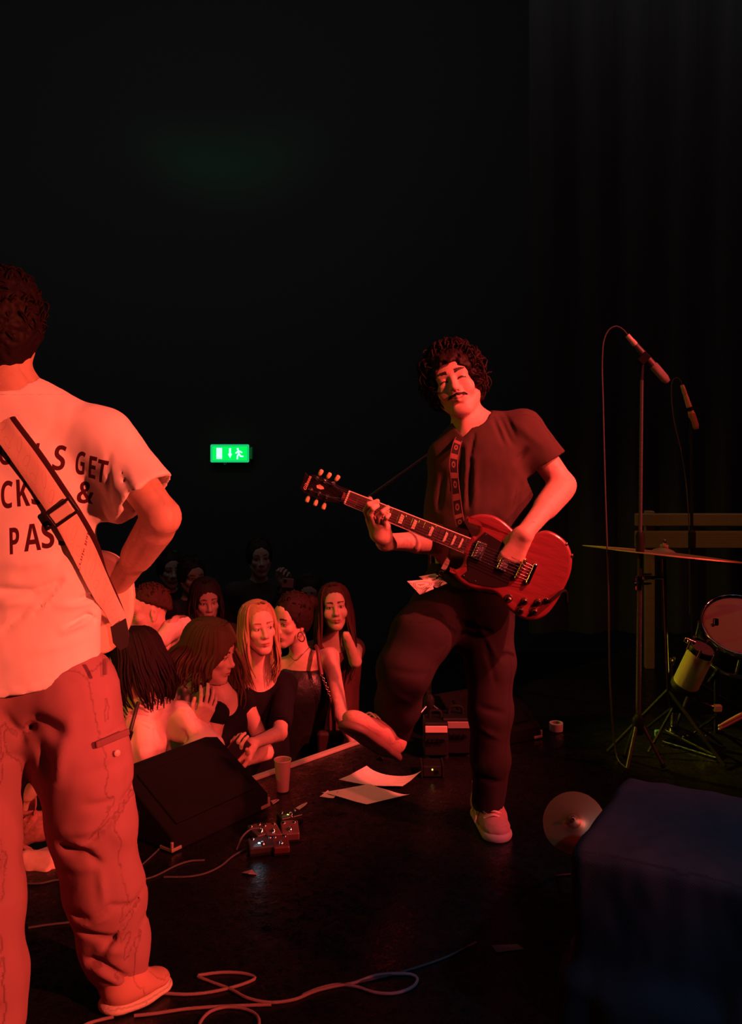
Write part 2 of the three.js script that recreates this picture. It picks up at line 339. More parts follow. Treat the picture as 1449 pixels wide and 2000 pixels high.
// skin colours: lips, brows, lashes, eyes
function faceColour(h, o = {}) {
  const base = o.skin ?? SKIN, brow = o.brow ?? [0.05, 0.03, 0.02], lip = o.lip ?? [0.45, 0.15, 0.13], bi = o.browHeight ?? 0.026;
  return (x, y, z) => {
    const l = h.inv(x, y, z), ax = Math.abs(l.x), g = 1 + 0.10 * nz(x * 60, y * 60, z * 60) + 0.06 * nz(x * 190, y * 190, z * 190);
    let c = base;
    if (l.z > 0.055 && l.y < 0.06 && l.y > -0.12 && ax < 0.07) {
      const by = bi + 0.004 * Math.sin(clamp((ax - 0.012) / 0.04, 0, 1) * 2.4), bw = lerp(0.0048, 0.002, clamp((ax - 0.014) / 0.036, 0, 1)) * (o.browWide ?? 1);
      if (ax > 0.013 && ax < 0.05 && Math.abs(l.y - by) < bw) c = brow;
      else if (l.z > 0.07) {
        const ex = (ax - 0.031) / 0.0145;
        if (Math.abs(ex) < 1.05 && l.y > -0.012 && l.y < 0.016) {
          if (o.closed) { const cy = -0.0035 + 0.004 * (1 - ex * ex); if (Math.abs(l.y - cy) < 0.0030) c = brow; }
          else {
            const up = 0.0062 * (1 - ex * ex) + 0.0006, dn = -0.0046 * (1 - ex * ex);
            if (l.y < up && l.y > dn) c = Math.hypot(ax - 0.031 - (o.gaze ?? 0) * Math.sign(l.x), l.y - 0.001) < 0.0052 ? [0.03, 0.02, 0.015] : [0.62, 0.58, 0.55];
            else if (l.y >= up && l.y < up + 0.0030) c = brow;
            else if (l.y <= dn && l.y > dn - 0.0012) c = [base[0] * 0.6, base[1] * 0.5, base[2] * 0.5];
          }
        }
        const mw = 0.023 + (o.smile ?? 0) * 0.006, mx = ax / mw, my = -0.0715 + (o.smile ?? 0) * 0.008 * mx * mx;
        if (mx < 1 && l.y < my + 0.0085 * (1 - mx * mx) + 0.0005 && l.y > my - 0.0105 * (1 - mx * mx)) c = Math.abs(l.y - my) < 0.0013 ? [lip[0] * 0.25, lip[1] * 0.2, lip[2] * 0.2] : lip;
      }
    }
    return [c[0] * g, c[1] * g, c[2] * g];
  };
}
const flatSkin = (base = SKIN) => (x, y, z) => { const g = 1 + 0.10 * nz(x * 60, y * 60, z * 60); return [base[0] * g, base[1] * g, base[2] * g]; };

// a hand: w wrist, f towards the fingers, n out of the back of the hand, t towards the thumb's side (+1 or -1 times f x n)
function hand(fd, w, f, n, side, curls, o = {}) {
  const s = o.s ?? 1, y = f.clone().normalize(), x0 = new THREE.Vector3().crossVectors(y, n).normalize().multiplyScalar(side), z = new THREE.Vector3().crossVectors(x0, y).multiplyScalar(side).normalize();
  const at = (a, b, c) => w.clone().addScaledVector(x0, a * s).addScaledVector(y, b * s).addScaledVector(z, c * s);
  const mcp = [[0.030, 0.088], [0.010, 0.092], [-0.010, 0.088], [-0.028, 0.079]], len = [[0.042, 0.026, 0.021], [0.047, 0.029, 0.022], [0.043, 0.027, 0.021], [0.034, 0.021, 0.019]];
  mcp.forEach(([a, b]) => fd.cap(at(a * 0.55, 0.006, 0), at(a, b, 0), 0.0135 * s, 0.0108 * s, 0.016 * s));
  fd.cap(at(0.018, 0.03, -0.008), at(-0.014, 0.03, -0.006), 0.014 * s, 0.013 * s, 0.016 * s);
  mcp.forEach(([a, b], i) => {
    let p = at(a, b, 0), ang = 0, r = i === 3 ? 0.0078 : 0.0090, spread = (o.spread ?? 0.06) * [1, 0.25, -0.5, -1.2][i];
    for (let j = 0; j < 3; j++) {
      ang += curls[i] * [1.25, 1.6, 1.05][j];
      const d = y.clone().multiplyScalar(Math.cos(ang)).addScaledVector(z, -Math.sin(ang)).addScaledVector(x0, spread * Math.cos(ang)).normalize();
      const q = p.clone().addScaledVector(d, len[i][j] * s); fd.cap(p, q, r * s, r * 0.93 * s, 0.0045 * s); p = q; r *= 0.92;
    }
  });
  const th = o.thumb ?? [[0.046, 0.050, -0.014], [0.055, 0.078, -0.02], [0.056, 0.103, -0.024]];
  const tp = [at(0.018, 0.016, -0.006), ...th.map((v) => at(...v))];
  fd.cap(tp[0], tp[1], 0.0165 * s, 0.0118 * s, 0.014 * s); fd.cap(tp[1], tp[2], 0.0112 * s, 0.0100 * s, 0.006 * s); fd.cap(tp[2], tp[3], 0.0100 * s, 0.0085 * s, 0.005 * s);
  return at(0, 0.08, 0);
}
// strands: many tapered locks, each along its own points
function locksGeo(list, sides = 5, segs = 10) { return join(list.map(([pts, r]) => tubeGeo(pts, (t) => r * (0.35 + 0.65 * Math.sin(Math.PI * clamp(0.12 + t * 0.86, 0, 1))) * (1 - 0.35 * t), segs, sides))); }
function hairShell(h, o = {}) {                                 // close cap of hair over the skull, open at the face
  const f = new Field(), s = h.s, t = o.thick ?? 0.014, low = o.low ?? -0.03;
  f.ell(h.p(0, 0.038, -0.016), [(0.076 + t) * s, (0.088 + t) * s, (0.096 + t) * s], h.q, 0.01);
  f.ell(h.p(0, -0.02, -0.035), [(0.066 + t) * s, 0.085 * s, (0.068 + t) * s], h.q, 0.04);
  f.ell(h.p(0, (o.faceY ?? -0.045), 0.085), [(o.faceW ?? 0.066) * s, (o.faceH ?? 0.112) * s, 0.085 * s], h.q, 0.01, 1);
  f.cut(h.p(0, low, 0), h.v(0, -1, 0.5), 0.02);
  return f;
}
function longHair(h, o = {}) {
  const t = o.thick ?? 0.014, shell = hairShell(h, { thick: t, low: o.low ?? -0.10, faceW: o.faceW, faceH: o.faceH, faceY: o.faceY }), s = h.s, L = o.len ?? 0.3, max = (o.max ?? 128) * Math.PI / 180, list = [];
  const fall = o.fall ?? V(0, -1, 0);
  const groove = (x, y, z) => { const l = h.inv(x, y, z), a = Math.atan2(l.x, l.z); return 0.0035 * nz(a * 9, l.y * 7, 3) + 0.002 * nz(a * 24, l.y * 9, 8); };
  const n = Math.round((o.n ?? 90) * 1.25);
  for (let i = 0; i < n; i++) {
    const a = lerp(-max, max, (i + rnd()) / n) + rr(-0.04, 0.04), sa = Math.sin(a), ca = Math.cos(a), sg = Math.sign(a) || 1, rx = 0.077 + t + rr(-0.004, 0.005), rz = 0.097 + t + rr(-0.004, 0.005);
    const at = (e, k = 1) => h.p(sa * Math.cos(e) * rx * k, 0.036 + Math.sin(e) * (0.088 + t), -0.014 - ca * Math.cos(e) * rz * k);
    const pts = [h.p((o.part ?? 0) + sg * rr(0.003, 0.02), 0.124 + t - 0.012, rr(-0.03, 0.05)), at(0.95), at(0.45), at(-0.1, 1.02)];
    const out = h.v(sa, 0, -ca); out.y = 0; let p = pts[3].clone();
    const len = L * rr(0.8, 1.08), front = Math.abs(a) > 1.3 ? (o.front ?? 0) : 0, ph = rr(0, 6.3), wv = (o.wave ?? 0.008);
    for (let k = 1; k <= 4; k++) {
      const q = p.clone().addScaledVector(fall, len * k / 4).addScaledVector(out, (o.flare ?? 0.012) * Math.sin(k * 0.7) - 0.02 * (k === 4 ? 1 : 0)).addScaledVector(h.v(0, 0, 1), front * sstep(0, 3, k));
      q.x += wv * Math.sin(ph + k * 1.7); q.z += wv * Math.cos(ph + k * 1.7);
      if (o.shape) o.shape(q, k / 4, a, sg);
      pts.push(q);
    }
    list.push([pts, rr(0.0055, 0.0095) * s * (o.lockR ?? 1)]);
  }
  const b = boxOf([h.c], 0.17 * s + t);
  return join([clothGeo(shell, b, 0.006, groove, 0.006), locksGeo(list, 5, 14)]);
}
function shortHair(h, o = {}) {
  const t = o.thick ?? 0.012, shell = hairShell(h, { thick: t, low: o.low ?? -0.045, faceY: o.faceY ?? -0.03, faceW: o.faceW, faceH: o.faceH ?? 0.105 }), b = boxOf([h.c], 0.17 * h.s + t), amp = o.amp ?? 0.004, fr = o.freq ?? 60;
  const g = clothGeo(shell, b, o.cell ?? 0.004, (x, y, z) => amp * nz(x * fr, y * fr, z * fr) + amp * 0.6 * nz(x * fr * 2.3, y * fr * 2.3, z * fr * 2.3), amp * 2);
  const list = [];
  for (let i = 0; i < (o.n ?? 0); i++) {                       // loose locks standing off the shell
    const a = rr(-Math.PI, Math.PI), e = rr(o.eMin ?? -0.15, 1.5), front = Math.cos(a) < (o.frontFrom ?? -0.3);
    if (front && e < (o.fringe ?? 0.75)) continue;
    const rx = 0.077 + t * 0.7, rz = 0.097 + t * 0.7, base = h.p(Math.sin(a) * Math.cos(e) * rx, 0.036 + Math.sin(e) * (0.086 + t * 0.7), -0.014 - Math.cos(a) * Math.cos(e) * rz);
    const out = base.clone().sub(h.p(0, 0.02, -0.01)).normalize(), sd = V(rr(-1, 1), rr(-1, 1), rr(-1, 1)).cross(out).normalize(), L = (o.lock ?? 0.04) * rr(0.6, 1.3);
    const q1 = base.clone().addScaledVector(out, L * 0.45).addScaledVector(sd, L * 0.2), q2 = q1.clone().addScaledVector(sd, L * 0.5).addScaledVector(out, L * 0.12), q3 = q2.clone().addScaledVector(sd, L * 0.25).addScaledVector(out, -L * 0.3); q3.y -= L * 0.2;
    list.push([[base.clone().addScaledVector(out, -0.01), base, q1, q2, q3], rr(0.005, 0.009) * (o.lockR ?? 1)]);
  }
  return list.length ? join([g, locksGeo(list, 5, 9)]) : g;
}

// ------------------------------------------------------------------ the setting
const EDGE_A = G(490, 1525), EDGE_B = G(690, 1455), EDGE = EDGE_B.clone().sub(EDGE_A).normalize(), INN = V(-EDGE.z, 0, EDGE.x);   // stage edge and the way onto the stage
if (INN.z < 0) INN.negate();
const FLOOR = -1.08;
{
  const stageMat = dull(0.010, 0.009, 0.0095, 0.5, { specularIntensity: 0.55,  roughnessMap: scaled(grainScuff, 1.7), bumpMap: scaled(grainCoarse, 5), bumpScale: 0.0012, map: scaled(grain(512, 40, 0.7, 0.6, 0.7), 1.3) });
  const a = EDGE_A.clone().addScaledVector(EDGE, -8.5), b = EDGE_A.clone().addScaledVector(EDGE, 5.2);
  const s = new THREE.Shape([[a.x, -a.z], [b.x, -b.z], [7, -b.z], [7, -4.6], [a.x, -4.6]].map(([x, y]) => new THREE.Vector2(x, y)));
  const g = new THREE.ExtrudeGeometry(s, { depth: 0.05, bevelEnabled: false }); g.rotateX(-Math.PI / 2); g.translate(0, -0.05, 0);
  struct('stage_floor', g, stageMat);
  // a steel angle along the edge of the stage, and the boarded front below it
  const t0 = EDGE_A.clone().addScaledVector(EDGE, -8), t1 = EDGE_A.clone().addScaledVector(EDGE, 5), e1 = EDGE_B.clone().addScaledVector(EDGE, 0.28), ec = mid(t0, e1), q = new THREE.Quaternion().setFromUnitVectors(V(1, 0, 0), EDGE), c = mid(t0, t1);
  struct('trim_1', boxGeo(V(ec.x, 0.006, ec.z), t0.distanceTo(e1), 0.013, 0.030, 0.004, q), std(0.42, 0.36, 0.30, 0.5, { bumpMap: scaled(grainFine, 6), bumpScale: 0.0005 }));
  const fasciaQ = q, f = c.clone().addScaledVector(INN, 0.03);
  struct('wall_stage_front', boxGeo(V(f.x, (FLOOR - 0.05) / 2, f.z), 13, -FLOOR - 0.05, 0.04, 0.004, fasciaQ), blackPaint());
  const wallMat = std(0.05, 0.05, 0.052, 0.9, { bumpMap: scaled(grainCoarse, 0.8), bumpScale: 0.004 });
  const top = 5.7, h = top - FLOOR + 0.4, cy = (top + FLOOR) / 2;
  struct('wall_back', boxGeo(V(-1, cy, -10.4), 17.2, h, 0.3, 0.01), wallMat);
  struct('wall_left', boxGeo(V(-9.3, cy, -2.8), 0.3, h, 15.5, 0.01), wallMat);
  struct('wall_right', boxGeo(V(7.3, cy, -2.8), 0.3, h, 15.5, 0.01), wallMat);
  struct('wall_front', boxGeo(V(-1, cy, 4.8), 17.2, h, 0.3, 0.01), wallMat);
  struct('floor', boxGeo(V(-1, FLOOR - 0.1, -2.8), 17.2, 0.2, 15.5, 0.01), std(0.02, 0.018, 0.018, 0.6, { roughnessMap: scaled(grainScuff, 1) }));
  struct('ceiling', boxGeo(V(-1, top + 0.1, -2.8), 17.2, 0.2, 15.5, 0.01), wallMat);
}
// black drape hung behind the drums
{
  const t = thing('stage_curtain', 'black pleated drape hanging behind the drum kit and wooden rail', 'curtain', V(1.0, 0, -6.5));
  const n = 340, rows = 14, pos = [], idx = [], W = 6.2, H = 5.3;
  for (const side of [0, 1]) for (let j = 0; j <= rows; j++) for (let i = 0; i <= n; i++) {
    const u = i / n, x = u * W, wob = 0.02 * nz(u * 40, j * 0.2, 5);
    const z = 0.055 * Math.sin(u * W * 21 + 1.5 * nz(u * 9, j * 0.08, 1)) + wob + side * 0.006;
    pos.push(x, j / rows * H + 0.0, z);
  }
  const w = n + 1, off = w * (rows + 1);
  for (let j = 0; j < rows; j++) for (let i = 0; i < n; i++) { const a = j * w + i; idx.push(a + off, a + 1 + off, a + w + off, a + 1 + off, a + w + 1 + off, a + w + off, a, a + w, a + 1, a + 1, a + w, a + w + 1); }
  const g = new THREE.BufferGeometry(); g.setAttribute('position', new THREE.Float32BufferAttribute(pos, 3)); g.setIndex(idx); g.computeVertexNormals(); finish(g);
  local('drape', g, cloth(0.036, 0.036, 0.038), t);
  local('track', new THREE.BoxGeometry(W, 0.05, 0.06).translate(W / 2, 5.33, 0), steel(), t);
  for (const x of [0.3, 3.1, 5.9]) local('hanger', new THREE.CylinderGeometry(0.012, 0.012, 0.36, 10).translate(x, 5.53, 0), steel(), t);
}
// lamps: housings hung from the ceiling, each with its light just in front of the lens
for (const [at, aim, color, cd, deg, pen, size, label] of LAMPS) {
  const t = thing('parcan', label, 'stage light', at), d = aim.clone().sub(at).normalize(), q = new THREE.Quaternion().setFromUnitVectors(V(0, 1, 0), d);
  const m = blackPaint(0.4);
  local('housing', new THREE.LatheGeometry([[0.03, -0.30], [0.07, -0.28], [0.10, -0.16], [0.105, 0], [0.112, 0.0], [0.112, 0.012], [0.098, 0.012], [0.098, -0.02]].map(([r, y]) => new THREE.Vector2(r, y)), 28).applyQuaternion(q), m, t);
  local('lens', new THREE.CylinderGeometry(0.096, 0.096, 0.006, 28).translate(0, -0.025, 0).applyQuaternion(q), new THREE.MeshStandardMaterial({ color: 0x111111, emissive: color, emissiveIntensity: 6, roughness: 0.3 }), t);
  const x = V(1, 0, 0).applyQuaternion(q), e0 = x.clone().multiplyScalar(0.115).addScaledVector(d, -0.1), e1 = x.clone().multiplyScalar(-0.115).addScaledVector(d, -0.1), topP = d.clone().multiplyScalar(-0.1); topP.y += 0.22;
  local('yoke', tubeGeo([e0, e0.clone().add(V(0, 0.12, 0)), topP, e1.clone().add(V(0, 0.12, 0)), e1], 0.008, 24, 6), m, t);
  local('drop_pole', rodGeo(topP, V(topP.x, 5.66 - at.y, topP.z), 0.016), m, t);
  const l = new THREE.SpotLight(color, cd, 0, deg * Math.PI / 180, pen, 2);
  l.position.copy(at).addScaledVector(d, 0.03); l.target.position.copy(aim); l.castShadow = true; l.shadow.radius = size; l.shadow.mapSize.set(1024, 1024); l.shadow.bias = -0.0005;
  scene.add(l, l.target);
}
for (const [at, aim, w, h, color, power] of FILL_LIGHTS) {  // light boxes out of view, added only to fill the dark
  const l = new THREE.RectAreaLight(color, power, w, h); l.position.copy(at).addScaledVector(aim.clone().sub(at).normalize(), 0.03); l.lookAt(aim); scene.add(l);
  const t = thing('added_fill_light', w > 6 ? 'long unseen light box added to wash the far wall dimly' : 'square unseen light box added as dim fill over the stage', 'ceiling light', at);
  const d = aim.clone().sub(at).normalize(), q = new THREE.Quaternion().setFromRotationMatrix(new THREE.Matrix4().lookAt(V(0, 0, 0), d, V(0, 1, 0)));
  local('diffuser', new THREE.BoxGeometry(w, h, 0.01).applyQuaternion(q), new THREE.MeshStandardMaterial({ color: 0x222222, emissive: color, emissiveIntensity: power * 0.5, roughness: 0.8 }), t);
  local('tray', new THREE.BoxGeometry(w + 0.06, h + 0.06, 0.05).translate(0, 0, 0.035).applyQuaternion(q), blackPaint(), t);
  for (const s of [-1, 1]) local('hanger', new THREE.CylinderGeometry(0.012, 0.012, 5.72 - at.y, 8).translate(s * w * 0.4, (5.72 - at.y) / 2 + 0.03, 0), steel(), t);
}
// emergency exit sign on the far wall
{
  const D = 10.2, c = P(450, 885, D), t = thing('exit_sign', 'lit green emergency exit sign with running figure on the far wall', 'exit sign', c);
  const w = M(71, D), h = M(31, D);
  const cv = document.createElement('canvas'); cv.width = 512; cv.height = 224; const x = cv.getContext('2d');
  x.fillStyle = '#00d24a'; x.fillRect(0, 0, 512, 224); x.fillStyle = '#b8fff0';
  x.fillRect(60, 26, 84, 172);                                   // door
  x.fillRect(244, 30, 30, 100); x.beginPath(); x.moveTo(226, 118); x.lineTo(292, 118); x.lineTo(259, 186); x.fill();   // arrow
  x.beginPath(); x.arc(372, 44, 17, 0, 7); x.fill();             // running figure
  x.lineWidth = 24; x.lineCap = 'round'; x.strokeStyle = '#b8fff0';
  for (const line of [[[384, 70], [388, 118]], [[380, 74], [352, 104], [346, 104]], [[390, 76], [424, 92], [428, 96]], [[388, 120], [370, 148], [366, 192]], [[392, 122], [414, 156], [446, 158]]]) { x.beginPath(); line.forEach(([a, b], i) => i ? x.lineTo(a, b) : x.moveTo(a, b)); x.stroke(); }
  const tex = new THREE.CanvasTexture(cv); tex.colorSpace = THREE.SRGBColorSpace;
  const face = new THREE.MeshStandardMaterial({ color: 0x050505, emissive: 0xffffff, emissiveMap: tex, emissiveIntensity: 1.5, roughness: 0.4 });
  local('lit_panel', new THREE.PlaneGeometry(w * 0.96, h * 0.9).translate(0, 0, 0.046), face, t);
  const edge = new THREE.MeshStandardMaterial({ color: 0x0a2a14, emissive: rgb(0.01, 0.55, 0.16), emissiveIntensity: 1, roughness: 0.3 });
  for (const [cx, cy, sx, sy] of [[0, h / 2, w, 0.012], [0, -h / 2, w, 0.012], [-w / 2, 0, 0.012, h], [w / 2, 0, 0.012, h]]) local('frame_edge', boxGeo(V(cx, cy, 0.044), sx + 0.008, sy + 0.008, 0.02, 0.003), edge, t);
  local('housing', boxGeo(V(0, 0, 0.005), w + 0.02, h + 0.02, 0.07, 0.01), std(0.03, 0.2, 0.08, 0.4), t);
  local('end_cap', boxGeo(V(w / 2 + 0.03, 0, 0.0), 0.035, h * 0.8, 0.055, 0.015), std(0.05, 0.5, 0.18, 0.3), t);
  local('wall_bracket', boxGeo(V(0, 0, -0.035), w * 0.5, h * 0.5, 0.05, 0.004), steel(), t);
  local('pull_ring', new THREE.TorusGeometry(0.011, 0.003, 6, 14).translate(-0.05, -h / 2 - 0.02, 0.03), std(0.3, 0.6, 0.35, 0.3), t);
  const l = new THREE.RectAreaLight(rgb(0.02, 1, 0.3), 1.3, w, h); l.position.copy(c).add(V(0, 0, 0.06)); l.lookAt(c.clone().add(V(0, 0, 1))); scene.add(l);
}
// ------------------------------------------------------------------ things on the stage
// wedge monitors: a wedge whose cross-section runs along its width; local x along the width, z towards the player
function wedge(label, at, turn, W = 0.62, H = 0.40, Dp = 0.50, group) {
  const t = thing('stage_monitor', label, 'monitor speaker', at, group); t.rotation.y = turn;
  const prof = [[-Dp / 2, 0], [Dp / 2, 0], [Dp / 2, 0.05], [-Dp / 2 + 0.06, H], [-Dp / 2, H * 0.94]];       // [z, y]
  const side = (x0, d, k = 1, bev = 0.008) => plateGeo(prof.map(([z, y]) => [z * k, y]), d, bev, { o: V(x0, 0, 0), x: V(0, 0, 1), y: V(0, 1, 0), n: V(-1, 0, 0) });
  const carpet = dull(0.003, 0.003, 0.0035, 0.9, { bumpMap: scaled(grainFine, 12), bumpScale: 0.0012 });
  local('cabinet', side(W / 2, W), carpet, t);
  const sl = Math.atan2(H - 0.05, Dp - 0.06), L = Math.hypot(H - 0.05, Dp - 0.06), q = new THREE.Quaternion().setFromEuler(new THREE.Euler(-(Math.PI / 2 - sl), 0, 0));
  const gc = V(0, (H + 0.05) / 2, 0.03), nrm = V(0, 0, 1).applyQuaternion(q);
  local('grille', boxGeo(gc.clone().addScaledVector(nrm, 0.004), W - 0.09, L - 0.07, 0.012, 0.005, q), dull(0.0035, 0.0035, 0.004, 0.75, { bumpMap: scaled(weave, 8), bumpScale: 0.002 }), t);
  for (const s of [-1, 1]) local('handle', boxGeo(V(s * W / 2, H * 0.4, -0.05), 0.012, 0.035, 0.10, 0.005), rubber(), t);
  const cm = std(0.24, 0.19, 0.14, 0.45, { metalness: 0.3 });
  for (const s of [-1, 1]) for (const [z, y] of [[Dp / 2, 0.0], [-Dp / 2, 0.0]]) {
    const e = s * W / 2;
    local('corner_protector', join([boxGeo(V(e - s * 0.018, y + 0.007, z), 0.046, 0.012, 0.010, 0.003), boxGeo(V(e, y + 0.007, z - Math.sign(z) * 0.025), 0.010, 0.012, 0.062, 0.003), boxGeo(V(e, y + 0.02, z), 0.010, 0.03, 0.010, 0.003)]), cm, t);
  }
  for (const s of [-1, 1]) for (const z of [-Dp / 2 + 0.06, Dp / 2 - 0.06]) local('foot', new THREE.CylinderGeometry(0.018, 0.02, 0.006, 12).translate(s * (W / 2 - 0.06), -0.001, z), rubber(), t);
  return t;
}
// the near wedge: rear against the crowd, its baffle facing into the stage
wedge('large black wedge monitor on the stage edge in front of the crowd', V(-0.645, 0.004, -3.665), 0.93, 0.47, 0.205, 0.32);
wedge('small black wedge monitor on the floor behind the guitarist', G(950, 1440).setY(0.004), 0.5, 0.40, 0.19, 0.26);

// paper set lists
function sheet(label, corners, curl, ph) {
  const pts = corners.map(([a, b]) => G(a, b)), c = pts.reduce((s, p) => s.add(p), V(0, 0, 0)).multiplyScalar(0.25), t = thing('set_list', label, 'paper sheet', V(c.x, 0.002, c.z), 'paper sheets on the stage floor');
  const n = 14, pos = [], idx = [], uv = [];
  for (const s of [0, 1]) for (let j = 0; j <= n; j++) for (let i = 0; i <= n; i++) {
    const u = i / n, v = j / n, p = mid(mid(pts[0], pts[1], u), mid(pts[3], pts[2], u), v);
    const hgt = 0.003 + curl * (0.5 + 0.5 * Math.sin(u * 5 + ph)) * (0.4 + 0.6 * Math.abs(v - 0.4)) + curl * 1.2 * Math.pow(Math.abs(2 * u - 1), 4) * v;
    pos.push(p.x - c.x, hgt + (s ? 0.0008 : 0), p.z - c.z); uv.push(u, v);
  }
  const w = n + 1, off = w * w;
  for (let j = 0; j < n; j++) for (let i = 0; i < n; i++) { const a = j * w + i; idx.push(a + off, a + w + off, a + 1 + off, a + 1 + off, a + w + off, a + w + 1 + off, a, a + 1, a + w, a + 1, a + w + 1, a + w); }
  const g = new THREE.BufferGeometry(); g.setAttribute('position', new THREE.Float32BufferAttribute(pos, 3)); g.setAttribute('uv', new THREE.Float32BufferAttribute(uv, 2)); g.setIndex(idx); g.computeVertexNormals();
  local('sheet', g, std(0.64, 0.58, 0.55, 0.85, { map: grain(64, 12, 0.12, 0.93), bumpMap: scaled(grainCoarse, 1), bumpScale: 0.002 }), t);
}
sheet('pale paper sheet lying nearest, one corner pointing at the viewer', [[628, 1552], [716, 1574], [800, 1558], [722, 1539]], 0.006, 0.4);
sheet('pale curled paper sheet lying behind the nearest sheet', [[661, 1530], [786, 1543], [823, 1523], [716, 1513]], 0.016, 2.2);
sheet('small folded paper scrap at the end of the sheets by the cup', [[624, 1560], [652, 1562], [660, 1551], [640, 1550]], 0.004, 1);
sheet('narrow paper strip behind the curled sheet near the shoe sole', [[690, 1520], [712, 1521], [722, 1513], [704, 1512]], 0.004, 2);
// plastic pint cup
{
  const c = G(552, 1546), t = thing('plastic_cup', 'translucent plastic pint cup standing by the stage edge', 'cup', c.clone().setY(0.001));
  const s = (FOCAL * EYE / (1546 - HORIZON)) / FOCAL, rb = 11.8 * s, rt = 16.5 * s, H = 62 * s;
  local('cup_wall', new THREE.LatheGeometry([[0.0, 0.002], [rb - 0.001, 0.002], [rb, 0.004], [rt, H], [rt + 0.002, H + 0.002], [rt - 0.0005, H + 0.003], [rt - 0.0012, H], [rb - 0.0012, 0.005], [0, 0.005]].map(([r, y]) => new THREE.Vector2(r, y)), 36), std(0.42, 0.28, 0.24, 0.45, { transparent: true, opacity: 0.86, bumpMap: scaled(grainFine, 3), bumpScale: 0.0005 }), t);
  local('rim', new THREE.TorusGeometry(rt, 0.0018, 8, 36).rotateX(Math.PI / 2).translate(0, H, 0), std(0.7, 0.55, 0.5, 0.4), t);
  local('drink', new THREE.CylinderGeometry(lerp(rb, rt, 0.55) - 0.002, rb - 0.002, H * 0.55, 30).translate(0, H * 0.28 + 0.005, 0), std(0.45, 0.22, 0.06, 0.2), t);
}
// effect pedals with their leads
{
  const defs = [
    [512, 1664, 0.13, 0.045, 0.09, 0.25, [0.10, 0.09, 0.09], 'low black effect pedal with a bright white light', rgb(0.6, 0.8, 1), 30],
    [530, 1640, 0.075, 0.05, 0.12, 0.4, [0.30, 0.13, 0.12], 'dull red effect pedal behind the pedal with the white light', rgb(0.2, 1, 0.7), 3],
    [566, 1636, 0.085, 0.05, 0.12, 0.15, [0.32, 0.16, 0.15], 'square reddish effect pedal at the end nearest the papers', null, 0],
    [548, 1662, 0.075, 0.045, 0.11, 0.2, [0.25, 0.08, 0.08], 'dark red effect pedal at the front of the cluster', null, 0],
    [566, 1606, 0.12, 0.04, 0.06, 0.5, [0.06, 0.05, 0.05], 'flat black power block behind the pedals with an amber light', rgb(1, 0.55, 0.15), 12],
    [505, 1640, 0.07, 0.05, 0.11, 0.6, [0.14, 0.10, 0.10], 'small dark effect pedal under the looped lead', null, 0],
  ];
  for (let [px, py, w, h, d, turn, col, label, led, e] of defs) {
    w *= 0.72; h *= 0.7; d *= 0.72; col = col.map((v) => v * 0.35);
    const t = thing('effect_pedal', label, 'effect pedal', G(px, py).setY(0.001), 'effect pedals'); t.rotation.y = turn;
    const q = new THREE.Quaternion().setFromEuler(new THREE.Euler(0.12, 0, 0));
    local('case', boxGeo(V(0, h / 2 + 0.006, 0), w, h * 0.8, d, 0.006, q), std(...col, 0.4, { roughnessMap: scaled(grainScuff, 4) }), t);
    local('base_plate', boxGeo(V(0, 0.004, 0), w * 0.97, 0.008, d * 0.97, 0.002), rubber(), t);
    local('foot_switch', latheGeo([[0, 0.016], [0.007, 0.015], [0.008, 0.004], [0.011, 0.003], [0.011, 0]], V(0, h * 0.86, d * 0.28), V(0, 1, 0), 16), chrome(), t);
    for (const x of [-0.3, 0.3]) local('knob', latheGeo([[0, 0.013], [0.006, 0.012], [0.008, 0]], V(x * w, h * 0.93, -d * 0.28), V(0, 1, 0), 14), steel(0.25), t);
    if (led) local('status_light', new THREE.SphereGeometry(e > 10 ? 0.006 : 0.0035, 12, 8).translate(-w * 0.12, h * 0.93, d * 0.12), new THREE.MeshStandardMaterial({ color: 0x111111, emissive: led, emissiveIntensity: e > 20 ? 5 : e > 5 ? 2 : 0.9 }), t);
    if (e > 5) { const l = new THREE.PointLight(led, e > 20 ? 0.0012 : 0.0006, 1.5, 2); l.position.copy(G(px, py)).add(V(-w * 0.12, h * 1.5 + 0.01, d * 0.12)); scene.add(l); }
  }
}
// cables on the floor: pixel paths laid on the stage
function cable(label, pts, r, mat, lift = []) {
  const p = pts.map(([a, b], i) => G(a, b, r + (lift[i] ?? 0))), o = thing('cable', label, 'cable', p[0].clone().setY(0), 'cables on the stage floor');
  part('lead', tubeGeo(p, r, p.length * 9, 7), mat, o);
}
const leadRed = std(0.30, 0.18, 0.20, 0.5, { bumpMap: scaled(grainFine, 30), bumpScale: 0.0003 }), leadDark = std(0.055, 0.05, 0.055, 0.5, { bumpMap: scaled(grainFine, 30), bumpScale: 0.0003 });
cable('pale lead looping twice over the floor from the shoe to the wide loop', [[268, 1935], [320, 1940], [370, 1942], [420, 1936], [480, 1920], [498, 1910], [480, 1902], [440, 1899], [400, 1903], [386, 1906], [410, 1917], [450, 1932], [485, 1950], [530, 1958], [575, 1952], [615, 1936], [655, 1926], [690, 1920], [735, 1905], [775, 1902], [805, 1904], [815, 1912], [805, 1928], [770, 1940], [730, 1938], [695, 1927], [660, 1923], [625, 1930], [590, 1944]], 0.0042, leadRed, []);
cable('pale lead running from below the shoe beneath the double loop', [[262, 1984], [300, 1980], [360, 1971], [410, 1967], [450, 1965], [500, 1963], [530, 1962]], 0.0042, leadRed);
cable('pale lead in a round loop cut off at the foreground', [[385, 2020], [392, 1995], [410, 1976], [440, 1967], [475, 1970], [500, 1982], [506, 1998], [496, 2025]], 0.0042, leadRed);
cable('pale lead end crossing the floor under the red trousers', [[150, 2010], [175, 1998], [200, 1991], [222, 1986]], 0.0042, leadRed);
